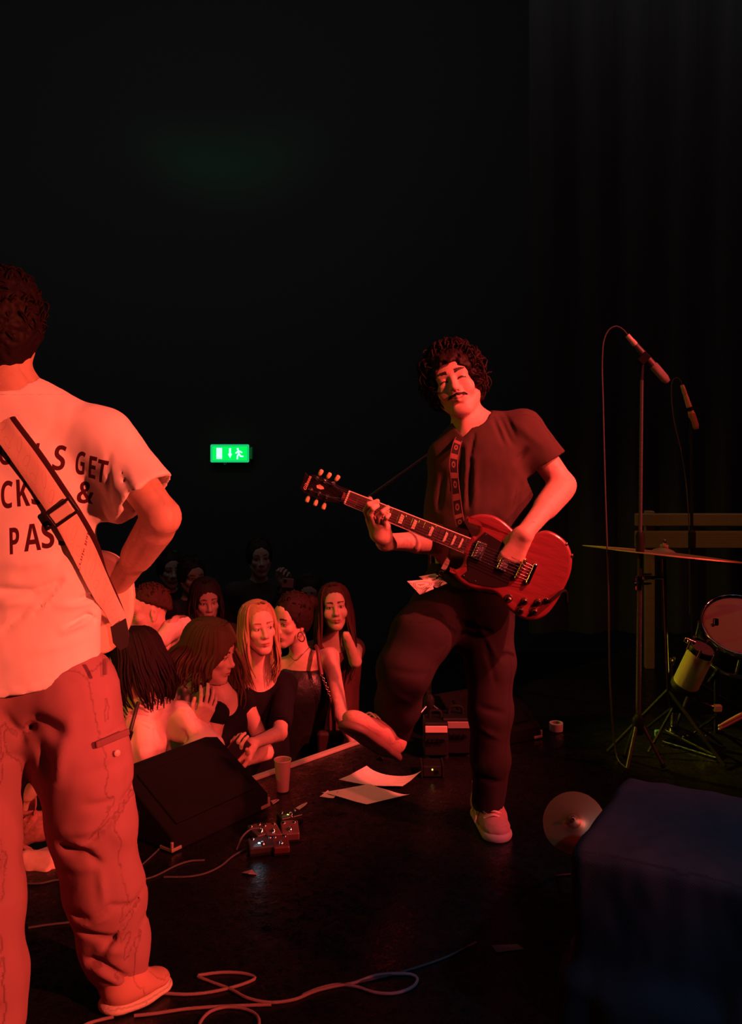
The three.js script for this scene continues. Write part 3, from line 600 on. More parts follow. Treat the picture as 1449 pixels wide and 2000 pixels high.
cable('thin grey lead running from the trousers past the wedge monitor', [[262, 1722], [300, 1712], [345, 1690], [370, 1682], [400, 1680]], 0.0035, leadDark);
cable('thin grey lead curving under the wedge monitor into the pedals', [[320, 1713], [370, 1712], [400, 1706], [430, 1692], [455, 1672], [480, 1658]], 0.0035, leadDark);
cable('thin dark lead arching over the pedals', [[462, 1660], [475, 1632], [492, 1619], [512, 1620], [526, 1634], [534, 1644]], 0.0035, leadDark, [0, 0.02, 0.035, 0.03, 0.01, 0.03]);
cable('thin dark lead drooping from the wedge monitor to the floor', [[338, 1622], [318, 1650], [296, 1672], [276, 1690]], 0.0032, leadDark);
cable('thin lead on the boards between the red trouser legs', [[40, 1726], [80, 1725], [110, 1719], [140, 1720]], 0.0035, leadDark);
cable('faint lead lying behind the front trouser leg', [[55, 1812], [95, 1806], [150, 1800]], 0.0035, leadDark);
cable('grey lead stretched over the dark floor near the standing shoe', [[640, 1930], [760, 1905], [870, 1870], [930, 1840]], 0.0032, leadDark);
// scraps of gaffer tape
function scrap(label, pts, col = [0.5, 0.42, 0.38]) {
  const p = pts.map(([a, b]) => G(a, b)), c = p.reduce((s, q) => s.add(q), V(0, 0, 0)).multiplyScalar(1 / p.length), t = thing('tape_scrap', label, 'tape scrap', V(c.x, 0, c.z));
  const g = plateGeo(p.map((q) => [q.x - c.x, -(q.z - c.z)]), 0.003, 0.0008, { o: V(0, 0.0005, 0), x: V(1, 0, 0), y: V(0, 0, -1), n: V(0, 1, 0) });
  const pos = g.attributes.position; for (let i = 0; i < pos.count; i++) pos.setY(i, pos.getY(i) + Math.max(0, 0.012 * nz(pos.getX(i) * 60, 1, pos.getZ(i) * 60)));
  g.computeVertexNormals(); local('strip', g, std(...col, 0.7, { bumpMap: scaled(grainFine, 8), bumpScale: 0.0006 }), t);
}
scrap('curled pale tape scrap on the floor between cup and pedals', [[576, 1580], [590, 1572], [600, 1570], [596, 1577], [582, 1584]]);
scrap('reddish tape scrap lying on the bare floor below the pedals', [[472, 1706], [492, 1700], [501, 1709], [485, 1711]], [0.3, 0.2, 0.2]);
scrap('small tape corner on the floor beside the plastic cup', [[528, 1566], [542, 1562], [545, 1567], [533, 1572]], [0.4, 0.3, 0.28]);
scrap('pale scuffed tape patch on the bare floor in the foreground', [[960, 1852], [1010, 1846], [1024, 1856], [970, 1862]], [0.10, 0.10, 0.12]);

// flight case under a dark cloth in the near corner
{
  const t = thing('flight_case', 'big flight case under a dark creased cloth filling the near corner', 'case', V(0.905, 0, -2.344)); t.rotation.y = -28 * Math.PI / 180;
  const w = 0.78, dep = 0.50, H = 0.50, dark = dull(0.018, 0.020, 0.024, 0.85, { specularIntensity: 0.4, bumpMap: scaled(weave, 10), bumpScale: 0.0006 });
  local('case_shell', boxGeo(V(0, H * 0.5 + 0.01, 0), w - 0.12, H - 0.12, dep - 0.12, 0.01), blackPaint(), t);
  for (const sx of [-1, 1]) for (const sz of [-1, 1]) local('castor', new THREE.CylinderGeometry(0.035, 0.035, 0.03, 16).rotateZ(Math.PI / 2).translate(sx * (w / 2 - 0.09), 0.036, sz * (dep / 2 - 0.09)), rubber(), t);
  const f = new Field(); f.box(V(0, H / 2 + 0.03, 0), w / 2, H / 2 - 0.025, dep / 2, null, 0.035, 0.01); f.box(V(0, 0.12, 0), w / 2 + 0.012, 0.09, dep / 2 + 0.012, null, 0.03, 0.08); f.box(V(0, H / 2 - 0.05, 0), w / 2 - 0.045, H / 2, dep / 2 - 0.045, null, 0.02, 0.004, 1);
  const fold = (x, y, z) => { const low = sstep(H, 0.1, y), a = Math.atan2(z * 1.6, x); return low * 0.016 * Math.sin(a * 13 + 2.5 * nz(x * 3, y * 2, z * 3)) + 0.006 * nz(x * 9, y * 5, z * 9) + 0.003 * nz(x * 24, y * 12, z * 24); };
  local('cloth_cover', clothGeo(f, { lo: V(-0.47, 0.0, -0.33), hi: V(0.47, 0.6, 0.33) }, 0.0085, fold, 0.03), dark, t);
  local('cover_clip', boxGeo(V(0.16, H + 0.018, 0.14), 0.014, 0.016, 0.03, 0.004), chrome(0.25), t);
}
// cymbal leaning against the case
{
  const D = 2.95, c = P(1121, 1607, D), t = thing('crash_cymbal', 'brass cymbal leaning behind the flight case near the floor', 'cymbal', c);
  const ax = V(-0.22, 0.62, 0.70).normalize(), R = M(61, D);
  const prof = [[0, 0.024], [0.012, 0.0235], [0.02, 0.017], [0.026, 0.011], [R * 0.5, 0.007], [R * 0.98, 0.0008], [R, 0], [R * 0.98, -0.0006], [R * 0.5, 0.0055], [0.034, 0.009], [0.01, 0.021], [0, 0.022]];
  const brass = std(0.26, 0.13, 0.05, 0.42, { metalness: 0.8, bumpMap: scaled(grain(256, 4, 1, 0.5, 0.2), 1, 60), bumpScale: 0.0002 });
  local('plate', latheGeo(prof, V(0, 0, 0), ax, 64), brass, t);
  local('wing_nut', latheGeo([[0, 0.045], [0.005, 0.044], [0.007, 0.03], [0.006, 0.024], [0.003, 0.0]], V(0, 0, 0), ax, 14), chrome(), t);
  local('stand_rod', rodGeo(ax.clone().multiplyScalar(-0.0), V(0.05, -c.y + 0.02, -0.10), 0.008), chrome(0.3), t);
  for (const [x, z] of [[0.17, -0.05], [0.0, -0.2], [0.10, 0.0]]) local('leg', rodGeo(V(0.04, -c.y + 0.1, -0.08), V(x, -c.y + 0.008, z - 0.06), 0.006), steel(), t);
}
// straight microphone stands
function micStand(label, basePx, topPx, opts = {}) {
  const b = G(...basePx), t = thing('microphone_stand', label, 'microphone stand', b), d = -b.z, top = P(...topPx, d).sub(b), m = opts.mat ?? steel(0.3);
  const join1 = top.y * 0.58;
  local('lower_tube', rodGeo(V(0, 0.16, 0), V(top.x * 0.58, join1, 0), 0.0105), m, t);
  local('upper_tube', rodGeo(V(top.x * 0.58, join1 - 0.03, 0), top, 0.0075), m, t);
  local('clutch', latheGeo([[0.011, -0.045], [0.017, -0.04], [0.018, 0.03], [0.011, 0.045]], V(top.x * 0.58, join1, 0), V(0, 1, 0), 18), blackPaint(0.35), t);
  local('leg_hub', latheGeo([[0.011, -0.035], [0.022, -0.03], [0.024, 0.03], [0.011, 0.05]], V(0, 0.17, 0), V(0, 1, 0), 18), blackPaint(0.35), t);
  const reach = opts.reach ?? 0.28;
  for (const a of opts.legs ?? [0.6, 2.7, 4.8]) { const e = V(Math.cos(a) * reach, 0.012, Math.sin(a) * reach), l = local('leg', rodGeo(V(Math.cos(a) * 0.018, 0.17, Math.sin(a) * 0.018), e, 0.0075), m, t); local('rubber_foot', rodGeo(mid(V(0, 0.17, 0), e, 0.93), e.clone().multiplyScalar(1.02).setY(0.01), 0.0105), rubber(), l); }
  return { t, d, b, top, m };
}
function microphone(label, tail, head, d, d2, col, o = {}) {
  const a = P(...tail, d), b = P(...head, d2), ax = b.clone().sub(a).normalize(), L = a.distanceTo(b), t = thing('microphone', label, 'microphone', a);
  const at = (k) => ax.clone().multiplyScalar(L * k), R = o.r ?? 0.013;
  local('connector', latheGeo([[0, 0], [R * 0.72, 0], [R * 0.75, L * 0.12], [R * 0.82, L * 0.13], [R * 0.82, L * 0.2], [R * 0.7, L * 0.205], [0, L * 0.21]], V(0, 0, 0), ax, 20), std(...col, 0.4, { roughnessMap: scaled(grainScuff, 4) }), t);
  local('body', latheGeo([[0, L * 0.21], [R * 0.8, L * 0.21], [R, L * 0.5], [R * 1.05, L * 0.62], [R * 1.15, L * 0.64]], V(0, 0, 0), ax, 22), std(...(o.body ?? col), 0.42), t);
  local('grille', latheGeo([[R * 1.15, L * 0.64], [R * 1.25, L * 0.66], [R * 1.28, L * 0.72], [R * 1.2, L * 0.93], [R * 0.8, L], [0, L * 1.003]], V(0, 0, 0), ax, 24), std(...(o.grille ?? col), 0.45, { bumpMap: scaled(weave, 10), bumpScale: 0.0015 }), t);
  return { t, a, ax, L };
}
{
  const s = micStand('tall straight microphone stand standing between guitarist and drums', [1246, 1500], [1253, 742], { reach: 0.10, legs: [0.2, 2.3, 4.4], mat: std(0.16, 0.155, 0.17, 0.5, { metalness: 0.6, roughnessMap: scaled(grainScuff, 4) }) });
  const d = s.d;
  const clip = P(1256, 700, d).sub(s.b);
  local('thread_mount', rodGeo(s.top, clip, 0.008, 0.006), blackPaint(0.35), s.t);
  local('microphone_clip', boxGeo(clip, 0.034, 0.05, 0.036, 0.006, new THREE.Quaternion().setFromEuler(new THREE.Euler(0, 0, -0.75))), rubber(), s.t);
  local('height_collar', latheGeo([[0.0105, -0.03], [0.015, -0.028], [0.015, 0.028], [0.0105, 0.03]], P(1247, 1138, d).sub(s.b), V(0, 1, 0), 18), chrome(0.2), s.t);
  local('side_knob', rodGeo(P(1247, 1138, d).sub(s.b), P(1238, 1140, d).sub(s.b), 0.011, 0.013), chrome(0.2), s.t);
  microphone('vocal microphone on the tall straight stand with a pale tape band', [1225, 655], [1304, 746], d, d, [0.62, 0.52, 0.48], { r: 0.0145, body: [0.10, 0.08, 0.09], grille: [0.42, 0.33, 0.34] });
  const c = thing('microphone_cable', 'black cable looping over the tall stand and dropping to the floor', 'cable', P(1225, 655, d));
  part('lead', tubeGeo([P(1229, 660, d), P(1219, 646, d), P(1204, 637, d), P(1190, 643, d), P(1180, 662, d), P(1176, 700, d), P(1178, 800, d), P(1182, 960, d), P(1188, 1150, d + 0.03), P(1192, 1350, d + 0.06), P(1205, 1478, d + 0.1), G(1222, 1500, 0.004)], 0.0034, 110, 7), leadDark, c);
}
{
  const s = micStand('dark boom stand behind the drums carrying the slanted microphone', [1356, 1404], [1348, 800], { mat: blackPaint(0.4), legs: [0.2, 2.2, 4.4] });
  const d = s.d;
  local('boom_arm', rodGeo(s.top, P(1338, 772, d).sub(s.b), 0.006), blackPaint(0.4), s.t);
  const m = microphone('slanted slim microphone with bright band over the drums', [1332, 752], [1360, 838], d, d, [0.62, 0.36, 0.18], { r: 0.0135, body: [0.6, 0.3, 0.16], grille: [0.55, 0.24, 0.14] });
  local('clip_band', latheGeo([[0.0142, m.L * 0.5], [0.017, m.L * 0.5], [0.017, m.L * 0.58], [0.0142, m.L * 0.58]], V(0, 0, 0), m.ax, 20), rubber(), m.t);
  const c = thing('microphone_cable', 'short black cable curling off the slanted drum microphone', 'cable', P(1332, 752, d));
  part('lead', tubeGeo([P(1333, 756, d), P(1328, 742, d), P(1320, 737, d), P(1313, 744, d), P(1311, 770, d), P(1316, 820, d), P(1334, 900, d + 0.02), P(1344, 1000, d + 0.02), P(1347, 1200, d + 0.02)], 0.003, 70, 6), leadDark, c);
}
{
  const s = micStand('dark boom stand in the gloom right behind the guitarist', [838, 1455], [840, 905], { mat: steel(0.45), legs: [0.4, 2.4, 4.6] });
  const d = s.d;
  local('boom_arm', rodGeo(P(700, 985, d).sub(s.b), P(872, 862, d).sub(s.b), 0.006), steel(0.4), s.t);
  local('boom_pivot', latheGeo([[0.006, -0.02], [0.018, -0.018], [0.018, 0.018], [0.006, 0.02]], s.top, V(0, 0, 1), 18), blackPaint(0.35), s.t);
  microphone('dark vocal microphone beside the guitarist with the moustache', [838, 890], [900, 832], d, d, [0.10, 0.10, 0.105], { r: 0.015 });
}
// drums at the edge of the stage, seen as dark metal with glints
{
  const D = 4.35, black = blackPaint(0.25), ch = () => chrome(0.14);
  // snare on its stand
  {
    const c = P(1446, 1222, D), t = thing('snare_drum', 'tilted drum with reddish head at the edge of the drum kit', 'drum', c), ax = V(-0.05, 0.80, 0.60).normalize(), R = M(74, D), H = 0.13;
    local('shell', latheGeo([[R * 0.97, -H], [R * 0.97, 0], [R * 0.95, 0], [R * 0.95, -H]], V(0, 0, 0), ax, 48), black, t);
    local('drum_head', latheGeo([[0, 0.004], [R * 0.9, 0.004], [R * 0.96, 0.0]], V(0, 0, 0), ax, 48), std(0.30, 0.19, 0.19, 0.6, { bumpMap: scaled(grainFine, 10), bumpScale: 0.0004 }), t);
    for (const y of [0, -H]) local('hoop', latheGeo([[R * 0.98, y - 0.012], [R * 1.03, y - 0.012], [R * 1.04, y + 0.01], [R * 1.0, y + 0.012], [R * 0.98, y + 0.006]], V(0, 0, 0), ax, 48), ch(), t);
    const q = new THREE.Quaternion().setFromUnitVectors(V(0, 1, 0), ax);
    for (let i = 0; i < 8; i++) { const a = i * Math.PI / 4 + 0.3, p = V(Math.cos(a) * R * 1.03, -H / 2, Math.sin(a) * R * 1.03).applyQuaternion(q); local('lug', rodGeo(p.clone().addScaledVector(ax, -0.045), p.clone().addScaledVector(ax, 0.045), 0.007), ch(), t); }
    local('stand_tube', rodGeo(ax.clone().multiplyScalar(-H - 0.01), P(1384, 1335, D - 0.02).sub(c), 0.011), steel(0.3), t);
    local('stand_post', rodGeo(P(1398, 1300, D).sub(c), G(1398, 1430).sub(c), 0.011), steel(0.3), t);
    local('clamp', boxGeo(P(1401, 1383, D).sub(c), 0.034, 0.03, 0.03, 0.006), std(0.62, 0.40, 0.36, 0.4), t);
    local('wing_bolt', boxGeo(P(1398, 1215, D - 0.1).sub(c), 0.022, 0.03, 0.02, 0.006), ch(), t);
    local('wing_bolt', boxGeo(P(1392, 1221, D - 0.1).sub(c), 0.014, 0.014, 0.014, 0.005), ch(), t);
    for (const a of [0.5, 2.6, 4.7]) local('leg', rodGeo(P(1398, 1398, D).sub(c), G(1398, 1432).sub(c).add(V(Math.cos(a) * 0.2, 0.006, Math.sin(a) * 0.2)), 0.008), steel(0.3), t);
  }
  // small bright metal drum
  {
    const a = P(1338, 1338, D - 0.05), b = P(1372, 1268, D - 0.12), ax = b.clone().sub(a).normalize(), H = a.distanceTo(b), R = M(25, D), t = thing('metal_drum', 'small slanted metal-shelled drum catching yellow light', 'drum', a);
    local('shell', latheGeo([[R, 0], [R, H], [R * 0.96, H], [R * 0.96, 0]], V(0, 0, 0), ax, 40), std(0.78, 0.74, 0.6, 0.36, { metalness: 0.75, bumpMap: scaled(grain(128, 3, 1, 0.5, 0.2), 60, 1), bumpScale: 0.0005 }), t);
    for (const y of [0, H]) local('hoop', latheGeo([[R * 0.97, y - 0.012], [R * 1.1, y - 0.012], [R * 1.12, y + 0.012], [R * 0.97, y + 0.012]], V(0, 0, 0), ax, 40), black, t);
    local('drum_head', latheGeo([[0, H + 0.006], [R * 0.97, H + 0.004]], V(0, 0, 0), ax, 40), std(0.1, 0.09, 0.09, 0.5), t);
    const q = new THREE.Quaternion().setFromUnitVectors(V(0, 1, 0), ax);
    for (let i = 0; i < 6; i++) { const g = i * Math.PI / 3, p = V(Math.cos(g) * R * 1.1, H + 0.012, Math.sin(g) * R * 1.1).applyQuaternion(q); local('tension_bolt', rodGeo(p.clone().addScaledVector(ax, -0.03), p.clone().addScaledVector(ax, 0.012), 0.0055), ch(), t); }
    local('bracket', boxGeo(P(1346, 1252, D - 0.1).sub(a), 0.05, 0.022, 0.03, 0.006, new THREE.Quaternion().setFromEuler(new THREE.Euler(0, 0, -0.4))), ch(), t);
    local('mount_tube', rodGeo(P(1330, 1335, D).sub(a), P(1368, 1372, D).sub(a), 0.011), steel(0.3), t);
    local('mount_tube', rodGeo(P(1368, 1372, D).sub(a), P(1400, 1384, D).sub(a), 0.009), steel(0.3), t);
    local('end_knob', latheGeo([[0, 0.018], [0.014, 0.014], [0.014, -0.014], [0, -0.018]], P(1331, 1336, D).sub(a), V(-1, 0.6, 0.6), 16), ch(), t);
  }
  // hi-hat pedal and post
  {
    const b = G(1316, 1452), d = -b.z, t = thing('hi_hat_stand', 'slim chrome hi-hat stand with foot pedal beside the small metal drum', 'hi-hat stand', b);
    local('post', rodGeo(V(0, 0.05, 0), P(1313, 1296, d).sub(b), 0.0085), steel(0.25), t);
    local('top_clutch', latheGeo([[0.008, -0.012], [0.02, -0.012], [0.022, 0.0], [0.02, 0.012], [0.008, 0.014]], P(1311, 1288, d).sub(b), V(0, 1, 0), 18), ch(), t);
    local('collar', latheGeo([[0.009, -0.03], [0.016, -0.028], [0.016, 0.028], [0.009, 0.03]], P(1316, 1405, d).sub(b), V(0, 1, 0), 18), ch(), t);
    const q = new THREE.Quaternion().setFromEuler(new THREE.Euler(0.25, 0.7, 0));
    local('foot_plate', boxGeo(V(0.06, 0.045, 0.08), 0.075, 0.012, 0.24, 0.005, q), steel(0.3), t);
    local('base_plate', boxGeo(V(0.06, 0.008, 0.08), 0.07, 0.010, 0.27, 0.004, new THREE.Quaternion().setFromEuler(new THREE.Euler(0, 0.7, 0))), steel(0.3), t);
    for (const a of [0.2, 2.4, 4.4]) local('leg', rodGeo(V(0, 0.16, 0), V(Math.cos(a) * 0.2, 0.008, Math.sin(a) * 0.2), 0.0065), blackPaint(0.45), t);
    for (let i = 0; i < 5; i++) local('bolt', new THREE.SphereGeometry(0.007, 10, 8).translate(rr(-0.05, 0.16), rr(0.02, 0.09), rr(0.02, 0.14)), ch(), t);
    local('tension_knob', boxGeo(V(-0.075, 0.05, 0.02), 0.028, 0.03, 0.024, 0.007), std(0.1, 0.25, 0.5, 0.3), t);
    local('pedal_chain', rodGeo(V(0.0, 0.05, 0), V(0.0, 0.15, 0), 0.005), steel(0.3), t);
  }
  // two drum sticks on the floor tom case, and the thin cymbal over everything
  for (const [k, dy] of [[0, 0], [1, 6]]) {
    const a = P(1405, 1418 + dy, 4.05), b = P(1470, 1383 + dy, 4.15), t = thing('drum_stick', k ? 'lower of the two reddish sticks beside the drum stand' : 'upper of the two reddish sticks beside the drum stand', 'drumstick', a);
    local('shaft', tubeGeo([V(0, 0, 0), mid(V(0, 0, 0), b.clone().sub(a), 0.5), b.clone().sub(a)], (u) => 0.0072 * (1 - 0.45 * Math.pow(1 - u, 6)), 20, 10), std(0.42, 0.24, 0.16, 0.5, { bumpMap: scaled(grainFine, 20), bumpScale: 0.0003 }), t);
    local('tip', new THREE.SphereGeometry(0.0062, 10, 8), std(0.5, 0.32, 0.2, 0.4), t);
  }
  {
    const c = G(1400, 1440), t = thing('stick_tray', 'low dark tray under the two sticks', 'tray', c);
    local('tray', boxGeo(V(0.34, 0.035, 0.22), 0.30, 0.07, 0.2, 0.008), black, t);
    local('tray_lip', boxGeo(V(0.34, 0.072, 0.22), 0.31, 0.012, 0.21, 0.004), steel(0.4), t);
  }
  {
    const Dc = 4.35, c = P(1296, 1082, Dc), t = thing('ride_cymbal', 'wide thin cymbal seen edge on above the drums', 'cymbal', c), R = 0.34, ax = V(0.10, 0.985, -0.105).normalize();
    local('plate', latheGeo([[0, 0.028], [0.015, 0.027], [0.04, 0.018], [0.05, 0.010], [R * 0.6, 0.006], [R, 0], [R * 0.6, 0.0045], [0.045, 0.008], [0.01, 0.024], [0, 0.026]], V(0, 0, 0), ax, 64), std(0.62, 0.40, 0.2, 0.5, { metalness: 1, bumpMap: scaled(grain(256, 4, 1, 0.5, 0.2), 1, 60), bumpScale: 0.0005 }), t);
    local('felt', latheGeo([[0.005, 0.026], [0.017, 0.027], [0.017, 0.04], [0.005, 0.041]], V(0, 0, 0), ax, 18), std(0.3, 0.2, 0.2, 0.95), t);
    local('wing_nut', latheGeo([[0, 0.062], [0.006, 0.06], [0.008, 0.044], [0.004, 0.04]], V(0, 0, 0), ax, 14), ch(), t);
    local('stand_post', rodGeo(V(0, -0.02, 0), V(0.02, -c.y + 0.25, 0), 0.0095), steel(0.32), t);
    for (const a of [0.9, 3.0, 5.1]) local('leg', rodGeo(V(0.02, -c.y + 0.26, 0), V(0.02 + Math.cos(a) * 0.27, -c.y + 0.01, Math.sin(a) * 0.27), 0.008), blackPaint(0.45), t);
    local('clamp', boxGeo(P(1265, 1128, Dc).sub(c), 0.05, 0.022, 0.03, 0.006), ch(), t);
    for (const y of [1122, 1130, 1140]) local('clamp_bolt', rodGeo(P(1258, y, Dc - 0.02).sub(c), P(1272, y, Dc - 0.02).sub(c), 0.0055), ch(), t);
    local('clamp_arm', rodGeo(P(1272, 1128, Dc).sub(c), P(1294, 1128, Dc).sub(c), 0.008), steel(0.3), t);
  }
}
// wooden rail behind the drums
{
  const D = 5.6, c = P(1420, 1100, D).setY(0), t = thing('wooden_rail', 'brown wooden rail of two boards on posts behind the drums', 'rail', c);
  const wood = std(0.34, 0.19, 0.10, 0.7, { map: scaled(grain(256, 6, 0.35, 0.85), 0.4, 6), bumpMap: scaled(grainFine, 1, 8), bumpScale: 0.001 });
  for (const [y0, y1] of [[1003, 1027], [1037, 1070]]) { const a = P(1240, y0, D), b = P(1700, y1, D); local('board', boxGeo(V((a.x + b.x) / 2 - c.x, (a.y + b.y) / 2, 0), b.x - a.x, a.y - b.y, 0.035, 0.006), wood, t); }
  for (const [x, w] of [[1267, 17], [1480, 17], [1660, 17]]) { const p = P(x, 1300, D + 0.06), h = P(0, 1000, D).y; local('post', boxGeo(V(p.x - c.x, h / 2, -0.05), M(w, D), h, 0.05, 0.004), wood, t); }
}
// dark gear on the floor behind the guitarist
{
  const gear = (label, px, py, w, h, d, trim) => {
    const t = thing('amplifier_head', label, 'amplifier', G(px, py).setY(0.002), null), m = blackPaint(0.45);
    local('case', boxGeo(V(0, h / 2 + 0.012, 0), w, h, d, 0.008), m, t);
    local('control_strip', boxGeo(V(0, h - 0.015, d / 2 + 0.002), w * 0.92, 0.028, 0.008, 0.003), trim, t);
    for (const s of [-1, 1]) local('foot', new THREE.CylinderGeometry(0.014, 0.016, 0.014, 12).translate(s * w * 0.38, 0.006, d * 0.3), rubber(), t);
    for (let i = 0; i < 4; i++) local('knob', new THREE.CylinderGeometry(0.008, 0.009, 0.014, 12).rotateX(Math.PI / 2).translate((i - 1.5) * w * 0.18, h - 0.06, d / 2 + 0.008), steel(0.3), t);
    local('handle', tubeGeo([V(-w * 0.25, h + 0.01, 0), V(-w * 0.2, h + 0.04, 0), V(w * 0.2, h + 0.04, 0), V(w * 0.25, h + 0.01, 0)], 0.007, 20, 8), rubber(), t);
  };
  gear('small black amplifier with a reddish strip left of the standing leg', 850, 1474, 0.10, 0.14, 0.12, std(0.55, 0.40, 0.38, 0.5));
  gear('small black amplifier with a dim strip just behind the standing leg', 890, 1470, 0.12, 0.15, 0.12, std(0.24, 0.17, 0.17, 0.5));
  const c = G(1086, 1428), t = thing('tape_roll', 'short bright roll of tape on the floor behind the guitarist', 'tape roll', c.clone().setY(0.001));
  local('roll', latheGeo([[0.018, 0.0], [0.03, 0.0], [0.031, 0.004], [0.031, 0.034], [0.03, 0.038], [0.018, 0.038], [0.018, 0.0]], V(0, 0, 0), V(0, 1, 0), 30), std(0.72, 0.55, 0.50, 0.5, { bumpMap: scaled(grainFine, 6), bumpScale: 0.0003 }), t);
  local('core', latheGeo([[0.0175, 0.0], [0.0178, 0.038], [0.0165, 0.038], [0.0165, 0.0]], V(0, 0, 0), V(0, 1, 0), 24), std(0.4, 0.3, 0.2, 0.8), t);
  const e = G(843, 1512), u = thing('di_box', 'small black box with a tiny yellow light on the bare stage', 'box', e.clone().setY(0.001));
  local('case', boxGeo(V(0, 0.025, 0), 0.075, 0.045, 0.09, 0.006), blackPaint(0.4), u);
  for (const s of [-1, 1]) local('bumper', boxGeo(V(s * 0.042, 0.025, 0), 0.01, 0.05, 0.094, 0.004), rubber(), u);
  local('status_light', new THREE.SphereGeometry(0.0036, 10, 8).translate(0, 0.034, 0.046), new THREE.MeshStandardMaterial({ color: 0x111111, emissive: rgb(1, 0.7, 0.12), emissiveIntensity: 1.6 }), u);
  local('socket', new THREE.CylinderGeometry(0.008, 0.008, 0.006, 14).rotateX(Math.PI / 2).translate(0.018, 0.024, 0.046), steel(0.3), u);
}
// ------------------------------------------------------------------ the player in the white tee, seen from behind
const skinMat = () => new THREE.MeshStandardMaterial({ vertexColors: true, roughness: 0.52, bumpMap: scaled(grainFine, 30), bumpScale: 0.0003 });
// creases in a cloth: segments in the plane facing the viewer, [ax, ay, bx, by, width, height], depth of the cloth near zc
function creaseField(list, d, n = 6) {
  const s = list.map(([ax, ay, bx, by, w, a]) => { const p = P(ax, ay, d), q = P(bx, by, d); return [p.x, p.y, q.x - p.x, q.y - p.y, M(w, d), a]; });
  return (x, y) => {
    let v = 0;
    for (const [px, py, bx, by, w, a] of s) {
      const ux = x - px, uy = y - py, t = clamp((ux * bx + uy * by) / (bx * bx + by * by), 0, 1), dx = ux - bx * t, dy = uy - by * t, q = (dx * dx + dy * dy) / (w * w);
      if (q < n) v += a * Math.exp(-q) * Math.sin(Math.PI * (0.15 + 0.7 * t));
    }
    return v;
  };
}
{
  const D = 2.60, base = V(P(90, 1900, D).x, 0, -D), t = thing('person', 'person seen from behind in a white printed tee and rust trousers with a cream guitar', 'person', base);
  const head = headFrame(P(6, 640, D + 0.02), 190, -4, 2, 1.03);
  const neck = P(16, 765, D), shR = P(203, 853, D + 0.01), elR = P(318, 1010, D - 0.06), wrR = P(224, 1152, D + 0.20), shL = P(-165, 862, D + 0.01), elL = P(-268, 1062, D - 0.02), wrL = P(-302, 1082, D + 0.22);
  const hipR = P(135, 1375, D), knR = P(193, 1650, D - 0.03), anR = P(243, 1880, D - 0.02), hipL = P(-55, 1375, D - 0.02), knL = P(-42, 1660, D - 0.12), anL = P(-25, 1960, D - 0.17);
  const fz = V(0, 0, 1);
  // body
  const b = new Field();
  headField(b, head);
  b.cap(P(14, 700, D + 0.01), neck, 0.058, 0.064, 0.03);
  b.ecap(P(18, 900, D), P(28, 1300, D), 0.175, 0.15, fz, 0.6, 0.05);
  for (const [s, e, w] of [[shR, elR, wrR], [shL, elL, wrL]]) { b.cap(neck.clone().add(V(0, 0.01, 0)), s, 0.05, 0.05, 0.04); b.cap(s, e, 0.054, 0.043, 0.03); b.cap(e, w, 0.046, 0.029, 0.012); }
  b.cap(mid(elR, wrR, 0.15), mid(elR, wrR, 0.5), 0.047, 0.041, 0.02);
  for (const [h, k, a] of [[hipR, knR, anR], [hipL, knL, anL]]) { b.cap(h, k, 0.085, 0.06, 0.04); b.cap(k, a, 0.058, 0.04, 0.03); }
  hand(b, wrR, V(-0.75, -0.25, -0.55), V(0.2, 0.2, -1), -1, [0.5, 0.55, 0.6, 0.6]);
  hand(b, wrL, V(-0.15, 0.9, -0.28), V(0, 0.25, 1), 1, [0.6, 0.62, 0.64, 0.66]);
  const bb = boxOf([head.c, elR, elL, anR, anL, wrL, P(100, 1960, D)], 0.16);
  part('body', skinGeo(b, bb, 0.012, [[around(head.c, 0.13), 0.005], [around(wrR, 0.09), 0.005]], flatSkin()), skinMat(), t);
  part('hair', shortHair(head, { thick: 0.022, low: -0.088, n: 520, lock: 0.024, amp: 0.006, freq: 55, cell: 0.005, eMin: -0.8, lockR: 0.6 }), dull(0.014, 0.007, 0.007, 0.6), t);
  // tee shirt
  const sh = new Field();
  sh.ecap(P(18, 905, D + 0.01), P(25, 1130, D + 0.005), 0.212, 0.205, fz, 0.60, 0.05);
  sh.ecap(P(25, 1130, D + 0.005), P(20, 1330, D + 0.0), 0.205, 0.232, fz, 0.66, 0.05);
  for (const [s, e] of [[shR, elR], [shL, elL]]) { sh.cap(neck.clone().add(V(0, -0.018, 0)), s.clone().add(V(0, -0.004, 0)), 0.062, 0.066, 0.045); sh.cap(s.clone().add(V(0, -0.012, 0)), mid(s, e, 0.86), 0.074, 0.083, 0.05); }
  sh.cap(P(200, 985, D), P(262, 1000, D), 0.035, 0.03, 0.05);
  for (const [s, e] of [[shR, elR], [shL, elL]]) { const d = e.clone().sub(s).normalize(); sh.sleeveEnd(mid(s, e, 0.72), d, 0.115); sh.cap(mid(s, e, 0.62), e.clone().addScaledVector(d, 0.1), 0.062, 0.074, 0.008, 1); }
  sh.ell(P(14, 752, D - 0.0), [0.073, 0.030, 0.085], null, 0.006, 1);                  // neck opening
  sh.op((x, y, z) => { const px = HX + x / D * FOCAL, py0 = 1331 - 0.02 * Math.max(0, px) - 0.00085 * Math.pow(Math.max(0, px), 2); return (EYE - (py0 - HORIZON) / FOCAL * D) - y; }, 2, 0.005);
  sh.ecap(P(25, 1230, D), P(20, 1450, D), 0.18, 0.222, fz, 0.64, 0.01, 1);
